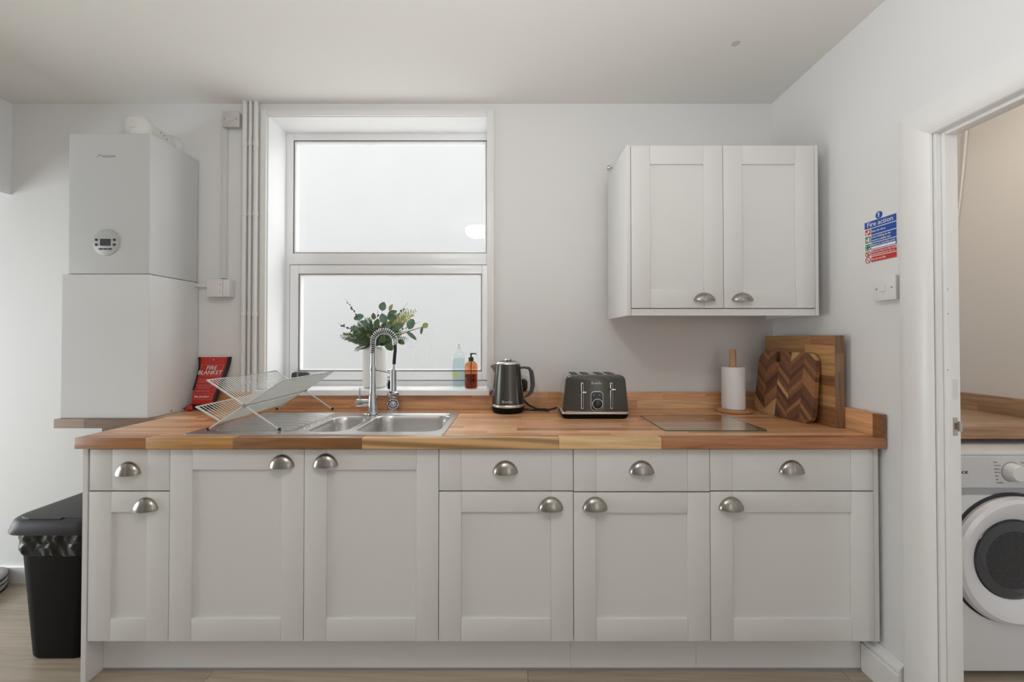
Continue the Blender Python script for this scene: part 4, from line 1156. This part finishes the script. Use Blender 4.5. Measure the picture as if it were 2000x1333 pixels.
for px, ky in ((1137.5, 767), (1194.5, 761.5)):
    xa, za = P(px, 748, ty0 - .004); xb, zb_ = P(px + .5, 799, ty0 - .004)
    lv = obj('lever_track', MB().box(xa - .0052, xa + .0052, ty0 - .0045, ty0 - .0025, zb_, za), M_['satin'], to, bevel=.0012)
    obj('track_slot', MB().box(xa - .0034, xa + .0034, ty0 - .0052, ty0 - .0045, zb_ + .003, za - .003), M_['text_dark'], lv)
    _, zk_ = P(px, ky, ty0 - .02)
    obj('lever', MB().box(xa - .006, xa + .015, ty0 - .022, ty0 - .0045, zk_ - .0035, zk_ + .0035), M_['satin'], lv, bevel=.0015, segs=2)
xa, z1_ = P(1153.5, 764.5, ty0 - .004); xb, z0_ = P(1178, 803, ty0 - .004)
cpn = obj('control_panel', MB().loft([[(x, ty0 - dy, z) for x, z in rrect(xa + g, xb - g, z0_ + g, z1_ - g, .017 - g, 5)] for dy, g in ((.0025, 0), (.0055, .0004), (.006, .0015))]), M_['satin'], to)
obj('panel_face', MB().loft([[(x, ty0 - dy, z) for x, z in rrect(xa + .0028, xb - .0028, z0_ + .0028, z1_ - .0028, .0145, 5)] for dy in (.006, .0068)]), M_['display'], cpn)
xd, zd = P(1167, 789.5, ty0 - .01)
dl = obj('dial', MB().lathe([(.0245, .0055), (.0245, .012), (.0230, .0145)], (xd, ty0, zd), 'y', 36), M_['satin'], cpn)
obj('dial_face', MB().lathe([(.0215, .0145), (.0215, .0155), (.0200, .016)], (xd, ty0, zd), 'y', 36), M_['display'], cpn)
for px in (1160, 1171.5):
    x_, z_ = P(px, 772, ty0 - .007)
    obj('button', MB().box(x_ - .0012, x_ + .0012, ty0 - .0073, ty0 - .0068, z_ - .003, z_ + .003), M_['text_silver'], cpn)
x_, z_ = P(1165, 749, ty0 - .004)
text('brand_lettering', 'Breville', .0155, M_['text_silver'], front(x_, ty0 - .0032, z_), to, depth=.0005)

# glass board
gb = thing('glass_board', (.78, 1.75, ZT), 'rectangular clear glass worktop saver lying flat on the worktop', 'glass board')
gx0, gx1, gy0, gy1 = .587, .986, 1.590, 1.905
zg = ZT + .0035
g_ = obj('glass', MB().loft([[(x, y, z) for x, y in rrect(gx0, gx1, gy0, gy1, .012, 4)] for z in (zg, zg + .004)], False, True), M_['boardglass'], gb)
obj('green_edge', MB().loft([[(x, y, z) for x, y in rrect(gx0 - .0003, gx1 + .0003, gy0 - .0003, gy1 + .0003, .012, 4)] for z in (zg, zg + .0039)], False, False), M_['glassedge'], gb)
for x in (gx0 + .018, gx1 - .018):
    for y in (gy0 + .018, gy1 - .018):
        obj('foot', MB().lathe([(.008, ZT + .0004), (.0075, zg - .0002)], (x, y, 0), 'z', 14), M_['clearplastic'], gb)

# paper towel
yp = 2.041
px_, _ = P(1432, 760, yp)
pt = thing('paper_towel_holder', (px_, yp, ZT), 'round wooden kitchen roll stand with an upright dowel', 'roll holder')
obj('base', MB().lathe([(.080, ZT + .0006), (.084, ZT + .003), (.084, ZT + .012), (.081, ZT + .016)], (px_, yp, 0), 'z', 48), M_['beech'], pt, color=(.50, .265, .125))
obj('dowel', MB().lathe([(.0155, ZT + .016), (.0155, P(1432, 685, yp)[1]), (.0145, P(1432, 683, yp)[1])], (px_ - .002, yp, 0), 'z', 24), M_['beech'], pt, color=(.58, .345, .19))
kr = thing('kitchen_roll', (px_, yp, ZT + .016), 'white roll of kitchen paper on the wooden stand', 'kitchen roll')
zp1 = P(1432, 717, yp)[1]
obj('paper', MB().lathe([(.0185, ZT + .0168), (.0525, ZT + .0168), (.0535, ZT + .03), (.0530, zp1 - .004), (.052, zp1), (.0195, zp1), (.0185, zp1 - .003), (.0185, ZT + .0168)], (px_, yp, 0), 'z', 44, False, False), M_['paper'], kr, angle=50)

# ================================================================== BOARDS
# thick offcut standing on edge along the right wall
ob = thing('worktop_offcut', (1.318, 1.885, ZT), 'tall rectangular hardwood offcut standing against the right wall', 'board')
oy0, oy1 = 1.657, 2.112; ox0, ox1 = 1.2985, 1.3365; oz1 = P(1570, 657, 1.85)[1] + .002
nrw = 9; rh = (oz1 - ZT - .001) / nrw
ocol = {8: [(.36, .20, .08), (.30, .15, .065)], 7: [(.36, .19, .075), (.45, .245, .10)], 6: [(.38, .2, .075), (.40, .23, .09)], 5: [(.3, .14, .055), (.40, .23, .09)], 4: [(.28, .12, .05), (.20, .085, .035)],
        3: [(.32, .16, .06), (.34, .17, .065)], 2: [(.43, .24, .10), (.45, .26, .115)], 1: [(.26, .125, .05), (.25, .115, .045)], 0: [(.28, .13, .05), (.24, .11, .045)]}
for k in range(nrw):
    z0_ = ZT + .001 + k * rh
    cut = [oy0 + .12, oy0 + .09, oy0 + .2, oy0 + .16, oy0 + .25, oy0 + .2, oy0 + .14, oy0 + .17, oy0 + .135][k]
    for (a, b_), c in zip(((oy0, cut), (cut, oy1)), (ocol[k][1], ocol[k][0])):
        obj('stave', MB().box(ox0, ox1, a, b_, z0_, z0_ + rh), M_['wood_y'], ob, color=tuple(v_ * 1.12 for v_ in c))
for k in range(5):
    z0_ = ZT + .001 + k * (oz1 - ZT - .001) / 5
    c = [(.24, .135, .07), (.27, .15, .08), (.25, .15, .085), (.28, .165, .095), (.22, .13, .075)][k]
    obj('end_grain', MB().box(ox0 + .0004, ox1 - .0004, oy0 - .0012, oy0 - .0001, z0_, z0_ + (oz1 - ZT - .001) / 5), M_['wood_z'], ob, color=c)

# chevron board leaning on the offcut
Bn = Vector((1.2480, 1.714, ZT + .0010)); Bf = Vector((1.2080, 2.066, ZT + .0010))
uv = (Bn - Bf).normalized()                          # from the far end to the near end
wv_ = (Vector((.030, 0, .295)) - uv * Vector((.030, 0, .295)).dot(uv)).normalized()
BW, BH = (Bn - Bf).length, .302
fbm = frame(Bf, uv, wv_)                             # normal points to the room (-X)
cb = thing('chopping_board', tuple((Bn + Bf) / 2), 'dark chevron-pattern acacia chopping board leaning on the offcut', 'chopping board')
outline = rrect(0, BW, 0, BH, .052, 7)
# slightly narrower at the top, like the photo
outline = [(BW / 2 + (x - BW / 2) * (1 - .05 * y / BH), y) for x, y in outline]
def clip_half(poly, nx, ny, d):
    out = []
    for i, (x, y) in enumerate(poly):
        X, Y_ = poly[(i + 1) % len(poly)]
        a, b_ = nx * x + ny * y - d, nx * X + ny * Y_ - d
        if a <= 0: out.append((x, y))
        if a * b_ < 0:
            t = a / (a - b_); out.append((x + (X - x) * t, y + (Y_ - y) * t))
    return out
def clip_convex(poly, conv):
    n = len(conv)
    for i in range(n):
        (x0, y0), (x1, y1) = conv[i], conv[(i + 1) % n]
        ex, ey = x1 - x0, y1 - y0
        if abs(ex) + abs(ey) < 1e-7: continue
        poly = clip_half(poly, ey, -ex, ey * x0 - ex * y0)
        if len(poly) < 3: return []
    return poly
def area2(p): return abs(sum(p[i][0] * p[(i + 1) % len(p)][1] - p[(i + 1) % len(p)][0] * p[i][1] for i in range(len(p)))) / 2
SL = (.118, .148, .252, .40)                         # hanging slot, open at the top edge
def minus_slot(poly):
    res = [clip_half(poly, 1, 0, SL[0]), clip_half(poly, -1, 0, -SL[1])]
    mid = clip_half(clip_half(poly, -1, 0, -SL[0]), 1, 0, SL[1]) if len(poly) > 2 else []
    if len(mid) > 2: res.append(clip_half(mid, 0, 1, SL[2]))
    return [p for p in res if len(p) > 2 and area2(p) > 4e-6]
ncol = 5; cw = BW / ncol; sw = .0215
pal2 = [(.17, .070, .032), (.215, .090, .040), (.135, .053, .025), (.27, .115, .048), (.10, .042, .022), (.19, .076, .036), (.32, .15, .062), (.16, .068, .034)]
th = .019
for i in range(ncol):
    u0, u1 = i * cw, (i + 1) * cw; sg_ = 1 if i % 2 == 1 else -1
    rise = cw * .88 * sg_
    k = -6
    while k * sw < BH + .12:
        w0 = k * sw
        poly = [(u0, w0), (u1, w0 + rise), (u1, w0 + rise + sw), (u0, w0 + sw)]
        poly = clip_convex(poly, outline)
        if len(poly) > 2 and area2(poly) > 4e-6:
            parts = minus_slot(poly)
            if parts:
                m = MB()
                for q in parts: m.prism(q, fbm @ Matrix.Translation((0, 0, -th)), th + random.uniform(0, .0003))
                cyq = sum(q[1] for q in poly) / len(poly); cxq = sum(q[0] for q in poly) / len(poly)
                c = random.choice(pal2)
                if cyq < .05 and cxq < .14: c = random.choice([(.50, .31, .16), (.45, .27, .13)])
                if i == 3 and .13 < cyq < .17 : c = (.31, .145, .055)
                if i == 4 and .15 < cyq < .20: c = (.33, .155, .06)
                if i == 2 and abs(cyq - .125) < .012: c = (.55, .34, .17)
                if i >= 3 and cyq > .285: c = (.50, .33, .13)
                obj('strip', m, M_['acacia'], cb, flat=True, color=c)
        k += 1

# ================================================================== WALL SIGN AND SWITCH (right wall)
sy0 = F * XR / (1754 - PPX); sy1 = F * XR / (1692 - PPX)      # near and far edges along the wall
def on_wall(px, py):
    Y = F * XR / (px - PPX); return Y, P(px, py, Y)[1]
_, zn_t = on_wall(1754, 417); _, zn_b = on_wall(1754, 502); _, zf_t = on_wall(1692, 436); _, zf_b = on_wall(1692, 515)
SW = sy1 - sy0; zs1 = (zn_t + zf_t) / 2 ; zs0 = (zn_b + zf_b) / 2; SH = zs1 - zs0
fs = thing('fire_action_sign', (XR, (sy0 + sy1) / 2, zs0), 'blue and red fire action notice stuck on the right wall', 'sign')
X_ = XR - .0005
def srect(name, u0, u1, w0, w1, mat, t, parent=fs):
    """u from the left edge 0..1, w from the top 0..1 of the sign"""
    fr = sideL(X_, sy1, zs1)
    p = [(u0 * SW, -w1 * SH), (u1 * SW, -w1 * SH), (u1 * SW, -w0 * SH), (u0 * SW, -w0 * SH)]
    return obj(name, MB().prism(p, fr, t), mat, parent, flat=True)
def stext(body, u, w, size, mat, parent, align='LEFT', t=.0022, sq=1.0):
    return text('lettering', body, size, mat, sideL(X_ - t, sy1 - u * SW, zs1 - w * SH), parent, depth=.0003, align=align, squash=sq)
srect('backing', -.01, 1.01, -.01, 1.01, M_['signwhite'], .0010)
hb = srect('heading_band', .0, 1, 0, .165, M_['signblue'], .0018)
stext('Fire action', .5, .083, .026, M_['text_white'], hb, 'CENTER', sq=.98)
rows = [(.185, .335, 'signblue', ['Raise the alarm.']), (.355, .525, 'signblue', ['Leave building by the', 'nearest available exit.']), (.545, .70, 'signblue', ['Report to assembly point:', '']),
        (.72, .855, 'signred', ['Do not return to the building', 'until authorised to do so.']), (.875, 1.0, 'signred', ['Do not use lifts.'])]
icons = ['signred', 'signgreen', 'signgreen', None, None]
for (a, b_, mt, tx_), ic in zip(rows, icons):
    bd = srect('band', .215, 1, a, b_, M_[mt], .0018)
    for i, t_ in enumerate(tx_):
        if t_:
            stext(t_, .235, a + (b_ - a) * (.5 if len(tx_) == 1 else (.28 + .45 * i)), .0105, M_['text_white'], bd, sq=.88)
    if 'assembly' in tx_[0]:
        o = srect('write_in_box', .235, .98, a + .085, b_ - .012, M_['text_white'], .0022, bd)
    if ic:
        o = srect('pictogram', .02, .185, a + .005, b_ - .01, M_[ic], .0018)
        cz = (a + b_) / 2
        if ic == 'signred':
            srect('symbol', .05, .10, cz - .01, cz + .06, M_['text_white'], .0022, o); srect('symbol', .11, .155, cz - .05, cz + .02, M_['text_white'], .0022, o)
        elif a < .5:
            srect('symbol', .10, .16, cz - .055, cz + .055, M_['text_white'], .0022, o); srect('symbol', .05, .085, cz - .02, cz + .04, M_['text_white'], .0022, o)
        else:
            for q in ((-1, -1), (1, -1), (-1, 1), (1, 1)):
                srect('symbol', .1025 + .045 * q[0] - .016, .1025 + .045 * q[0] + .016, cz + .035 * q[1] - .014, cz + .035 * q[1] + .014, M_['text_white'], .0022, o)
    else:
        fr = sideL(X_, sy1 - .1025 * SW, zs1 - (a + b_) / 2 * SH)
        n = 28; ro, ri = .0118, .0092
        m = MB(); m.loft([[tuple(fr @ Vector((r * math.cos(2 * PI * j / n), r * math.sin(2 * PI * j / n), t))) for j in range(n)] for r, t in ((ro, .001), (ro, .002), (ri, .002), (ri, .001))], False, False)
        m.prism([(-.0078, .0062), (-.0062, .0078), (.0078, -.0062), (.0062, -.0078)], fr @ Matrix.Translation((0, 0, .001)), .001)
        o = obj('prohibition_ring', m, M_['signred'], fs, flat=True)
        if a < .8:
            obj('symbol', MB().prism([(-.003, -.007), (.001, -.007), (.003, .003), (0, .006), (-.002, .002)], fr @ Matrix.Translation((0, 0, .0008)), .0008), M_['text_dark'], o)
# round mark above the notice
fr = sideL(X_, sy1 - .47 * SW, zs1 + .0145)
n = 32
md = obj('mandatory_disc', MB().prism([(.0135 * math.cos(2 * PI * j / n), .0135 * math.sin(2 * PI * j / n)) for j in range(n)], fr, .0018), M_['signblue'], fs, flat=True)
obj('symbol', MB().prism([(-.0022, -.003), (.0022, -.003), (.0028, .009), (-.0028, .009)], fr @ Matrix.Translation((0, 0, .0018)), .0005).prism([(.0024 * math.cos(2 * PI * j / 12), -.0065 + .0024 * math.sin(2 * PI * j / 12)) for j in range(12)], fr @ Matrix.Translation((0, 0, .0018)), .0005), M_['text_white'], md, flat=True)

ya_, zt_a = on_wall(1719, 543); yb_, zb_b = on_wall(1763, 585)
zsw0, zsw1 = on_wall(1740, 587)[1], on_wall(1740, 540)[1]
sw_ = thing('light_switch', (XR, (ya_ + yb_) / 2, zsw0), 'white wall switch plate under the fire notice beside the door frame', 'switch')
obj('back_box', MB().box(XR - .016, XR, yb_ + .002, ya_ - .002, zsw0 + .002, zsw1 - .002), M_['elec'], sw_, bevel=.002)
obj('plate', MB().box(XR - .024, XR - .016, yb_, ya_, zsw0, zsw1), M_['elec'], sw_, bevel=.003, segs=2)
ymid = (ya_ + yb_) / 2; zmid = (zsw0 + zsw1) / 2
obj('rocker', MB().box(XR - .0275, XR - .024, ymid - .007, ymid + .013, zmid - .012, zmid + .012), M_['elec'], sw_, bevel=.0015)
for dy in (-.030, .030):
    obj('screw', MB().lathe([(.0032, -.0012), (.0034, 0)], (XR - .024, ymid + dy, zmid), 'x', 10), M_['text_grey'], sw_)

# ================================================================== BIN AND PADS (left)
bn = thing('pedal_bin', (-1.815, 1.83, 0), 'tall black plastic kitchen bin beside the left end panel', 'bin')
bcx, by0, by1 = -1.815, 1.605, 2.06
def bl(hx_, a, b_, z, r=.07): return [(x, y, z) for x, y in rrect(bcx - hx_, bcx + hx_, a, b_, r, 8)]
obj('body', MB().loft([bl(.121, by0 + .035, by1 - .04, .001, .06), bl(.127, by0 + .030, by1 - .036, .012, .062), bl(.175, by0 + .018, by1 - .012, .505, .075)]), M_['blackm'], bn, angle=40)
# liner folded over the rim
n = 120; L = []
def base_o(hx_, a, b_, r, z, n_=170):
    lp_ = rrect(bcx - hx_, bcx + hx_, a, b_, r, 8); lp_ = lp_ + lp_[:1]
    cum_ = [0.0]
    for p, q in zip(lp_, lp_[1:]): cum_.append(cum_[-1] + math.hypot(q[0] - p[0], q[1] - p[1]))
    out_ = []; i_ = 0
    for k in range(n_):
        t = cum_[-1] * k / n_
        while cum_[i_ + 1] < t: i_ += 1
        f_ = (t - cum_[i_]) / max(1e-9, cum_[i_ + 1] - cum_[i_])
        out_.append((lp_[i_][0] + (lp_[i_ + 1][0] - lp_[i_][0]) * f_, lp_[i_][1] + (lp_[i_ + 1][1] - lp_[i_][1]) * f_, z))
    return out_
random.seed(3)
rows_ = []
for i, (z, g) in enumerate(((.412, .002), (.418, .006), (.432, .008), (.448, .009), (.462, .004), (.478, .007), (.492, .006), (.508, .003))):
    hx_ = .127 + (.175 - .127) * (z - .012) / .493; a = by0 + .030 - .012 * (z - .012) / .493; b_ = by1 - .036 + .024 * (z - .012) / .493
    lp_ = base_o(hx_ + g, a - g, b_ + g, .072 + g, z)
    ph = random.uniform(0, 6)
    out = []
    for j, (x, y, zz_) in enumerate(lp_):
        d = .0022 * math.sin(j * .5 + ph) + .0016 * math.sin(j * 1.3 + 2 * ph) + random.uniform(-.0018, .0018)
        if i == 0: d = 0
        v_ = Vector((x - bcx, y - (by0 + by1) / 2, 0)).normalized()
        out.append((x + v_.x * d, y + v_.y * d, zz_ + random.uniform(-.002, .002)))
    rows_.append(out)
m = MB().loft(rows_, False, False)
obj('bin_liner', m, plain('black_bin_liner', (.004, .004, .0045), .28, spec=.4), bn, angle=30, recalc=False)
obj('lid_rim', MB().loft([bl(.200, by0 - .008, by1 + .006, .506, .088), bl(.203, by0 - .010, by1 + .008, .511, .09), bl(.196, by0 - .004, by1 + .003, .535, .086), bl(.190, by0 + .002, by1 - .002, .552, .082), bl(.180, by0 + .012, by1 - .01, .558, .074)]), M_['binlid'], bn, angle=40)
obj('flap', MB().loft([bl(.172, by0 + .022, by1 - .03, .5565, .066), bl(.170, by0 + .024, by1 - .032, .561, .064), bl(.160, by0 + .034, by1 - .04, .5625, .056)]), M_['binlid'], bn, angle=40)
x0, _ = P(65, 1011, by0 + .03); x1, _ = P(127, 1011, by0 + .03)
obj('finger_slot', MB().box(x0, x1, by0 + .014, by0 + .026, .5565, .5635), M_['text_dark'], bn, bevel=.001)

pdx, pdy = -2.725, 1.985
pd = thing('floor_cushion', (pdx, pdy, 0), 'low stack of grey rounded pads on the floor by the left baseboard', 'cushion')
for k, (z0_, z1_, r_) in enumerate(((.004, .034, .185), (.039, .055, .188), (.060, .086, .186))):
    zmn, zmx = z0_, z1_; h_ = zmx - zmn
    obj('pad', MB().lathe([(r_ * .90, zmn), (r_ * .97, zmn + h_ * .12), (r_, zmn + h_ * .4), (r_ * .99, zmn + h_ * .7), (r_ * .95, zmn + h_ * .93), (r_ * .88, zmx), (r_ * .3, zmx + .004), (.002, zmx + .004)], (pdx, pdy, 0), 'z', 40), M_['greypad'], pd, angle=60)
for z0_, z1_ in ((.0005, .004), (.034, .039), (.055, .060)):
    obj('seam', MB().lathe([(.180, z0_), (.184, (z0_ + z1_) / 2), (.180, z1_)], (pdx, pdy, 0), 'z', 40), M_['text_dark'], pd)

# ================================================================== UTILITY ROOM
uw = thing('utility_worktop', (1.9, 1.9, ZU), 'pale hardwood worktop above the washing machine in the utility room', 'worktop')
yu0 = 1.650
for k in range(12):
    y0 = yu0 + k * .042
    xs = [1.445] + sorted(random.uniform(1.55, 2.25) for _ in range(2)) + [2.338]
    if k == 0: xs = [1.445, 1.62, 2.338]
    for a, b_ in zip(xs, xs[1:]):
        kf = random.uniform(.9, 1.1)
        c = (.50 * kf, .36 * kf, .245 * kf) if k else (.36, .20, .105)
        if b_ - a > .01: obj('stave', MB().box(a, b_, y0, y0 + .042, ZU, ZT), M_['wood_x'], uw, color=c, bevel=.0015 if k == 0 else 0)
uu = thing('upstand', (2.33, 1.9, ZT), 'hardwood upstand along the utility room side wall', 'upstand')
for z0_, z1_, ys in ((ZT + .0005, .951, [yu0, 1.78, 2.05, 2.155]), (.951, .9925, [yu0, 1.90, 2.155])):
    for a, b_ in zip(ys, ys[1:]):
        kf = random.uniform(.85, 1.1)
        obj('stave', MB().box(2.318, 2.3385, a, b_, z0_, z1_), M_['wood_y'], uu, color=(.40 * kf, .265 * kf, .165 * kf))

ym = 1.552
wm = thing('washing_machine', (1.94, 1.85, 0), 'white front-loading washing machine under the utility worktop', 'washing machine')
mx0, mx1 = 1.645, 2.240
mz = lambda py: P(1950, py, ym)[1]
ztm = mz(888); zp0 = mz(953); zp1_ = mz(968)
obj('cabinet', MB().box(mx0, mx1, ym + .012, 2.13, .020, ztm - .004), M_['washer'], wm, bevel=.004, segs=2)
obj('top_board', MB().box(mx0, mx1, ym, 2.13, ztm - .0035, ztm + .012), M_['washer'], wm, bevel=.003, segs=2)
obj('front_panel', MB().box(mx0, mx1, ym + .001, ym + .012, .020, zp1_), M_['washer'], wm, bevel=.002)
pnl = obj('control_panel', MB().box(mx0, mx1, ym - .004, ym + .012, zp0, ztm - .004), M_['washerpanel'], wm, bevel=.003, segs=2)
obj('recess', MB().box(mx0 + .006, mx1 - .002, ym + .006, ym + .012, zp1_, zp0), plain('grey_recess', (.40, .40, .41), .5), wm)
xdr = P(1937, 925, ym - .004)[0]
obj('detergent_drawer', MB().box(mx0 + .003, xdr - .004, ym - .0055, ym - .004, zp0 + .004, ztm - .008), M_['washerpanel'], pnl, bevel=.0006)
xs_, zs_ = P(1975, 922, ym - .004)
kn = obj('programme_dial', MB().lathe([(.0345, .004), (.0335, .010), (.030, .030), (.027, .034)], (xs_, ym, zs_), 'y', 40), M_['washer'], pnl, angle=40)
obj('dial_ring', MB().lathe([(.0385, .004), (.0375, .0052)], (xs_, ym, zs_), 'y', 40), M_['text_grey'], pnl)
words_l = ['Cotton', 'Cotton Eco', 'Synthetics', 'Delicates', 'Rinse', 'Spin', 'Hand Wash']
for k, wd in enumerate(words_l):
    x_, z_ = P(1939 + k * 1.15, 903 + k * 6.75, ym - .004)
    text('lettering', wd, .0075, M_['text_grey'], front(x_, ym - .0045, z_), pnl, align='LEFT', squash=.75)
for k, wd in enumerate(['Wool', 'Mix', 'Quick', 'Sport', 'Jeans']):
    x_, z_ = P(1994, 904 + k * 9, ym - .004)
    text('lettering', wd, .0075, M_['text_grey'], front(x_, ym - .0045, z_), pnl, align='LEFT', squash=.75)
x_, z_ = P(1891, 923.5, ym - .0055)
text('brand_lettering', 'OOK', .016, M_['text_dark'], front(x_, ym - .0062, z_), pnl, align='RIGHT', squash=.95)
dcx, dcz = P(2004, 1101.5, ym - .03)
dcx -= .012
pd_ = .245 * .97
dr_ = obj('door', MB().lathe([(pd_ * 1.0, .000), (pd_ * 1.01, .012), (pd_ * .985, .026), (pd_ * .93, .034), (pd_ * .82, .030), (pd_ * .64, .004), (pd_ * .62, -.004)], (dcx, ym, dcz), 'y', 72, False, False), M_['washerring'], wm, angle=25)
obj('door_gap', MB().lathe([(pd_ * 1.035, -.0012), (pd_ * 1.035, .0005)], (dcx - .004, ym, dcz + .004), 'y', 64), M_['text_dark'], wm)
gl_ = obj('porthole', MB().lathe([(pd_ * .63, .0025), (pd_ * .60, .006), (pd_ * .45, .010), (pd_ * .2, .012), (.002, .0122)], (dcx, ym, dcz), 'y', 56, False, True), M_['porthole'], dr_, angle=60)
obj('door_seal', MB().lathe([(pd_ * .615, .0022), (pd_ * .60, .0026), (pd_ * .47, .0020), (pd_ * .455, .0012)], (dcx + .006, ym, dcz - .004), 'y', 56, False, False), plain('grey_rubber_seal', (.20, .205, .215), .35), dr_)
drm = obj('drum', MB().lathe([(pd_ * .62, .0018), (pd_ * .61, .0014), (.002, .0012)], (dcx, ym, dcz), 'y', 56, False, True), M_['drum'], dr_)
random.seed(5)
for rr_, nn_ in ((.10, 5), (.20, 10), (.30, 15), (.40, 20)):
    for k in range(nn_):
        a = 2 * PI * (k + rr_ * 3) / nn_; q = pd_ * rr_
        obj('drum_hole', MB().lathe([(.0030, .0018), (.0026, .0022), (.001, .0023)], (dcx + q * math.cos(a), ym, dcz + q * math.sin(a)), 'y', 7), M_['drumhole'], dr_)
for x in (mx0 + .05, mx1 - .05):
    for y in (ym + .06, 2.07):
        obj('foot', MB().lathe([(.022, .0005), (.02, .020)], (x, y, 0), 'z', 16), M_['black'], wm)
tag(obj('hanging_cable', MB().tube([(2.333, F * 2.333 / (1893 - PPX), P(1893, 180, 2.1)[1]), (2.333, F * 2.333 / (1892 - PPX), P(1892, 262, 2.1)[1]), (2.333, F * 2.333 / (1883 - PPX), P(1883, 350, 2.12)[1]), (2.333, F * 2.333 / (1872 - PPX), P(1872, 440, 2.14)[1])], [.006, .006, .005, .003], 8), M_['wall']), 'white cable sloping down the utility wall behind the door frame', 'cable')
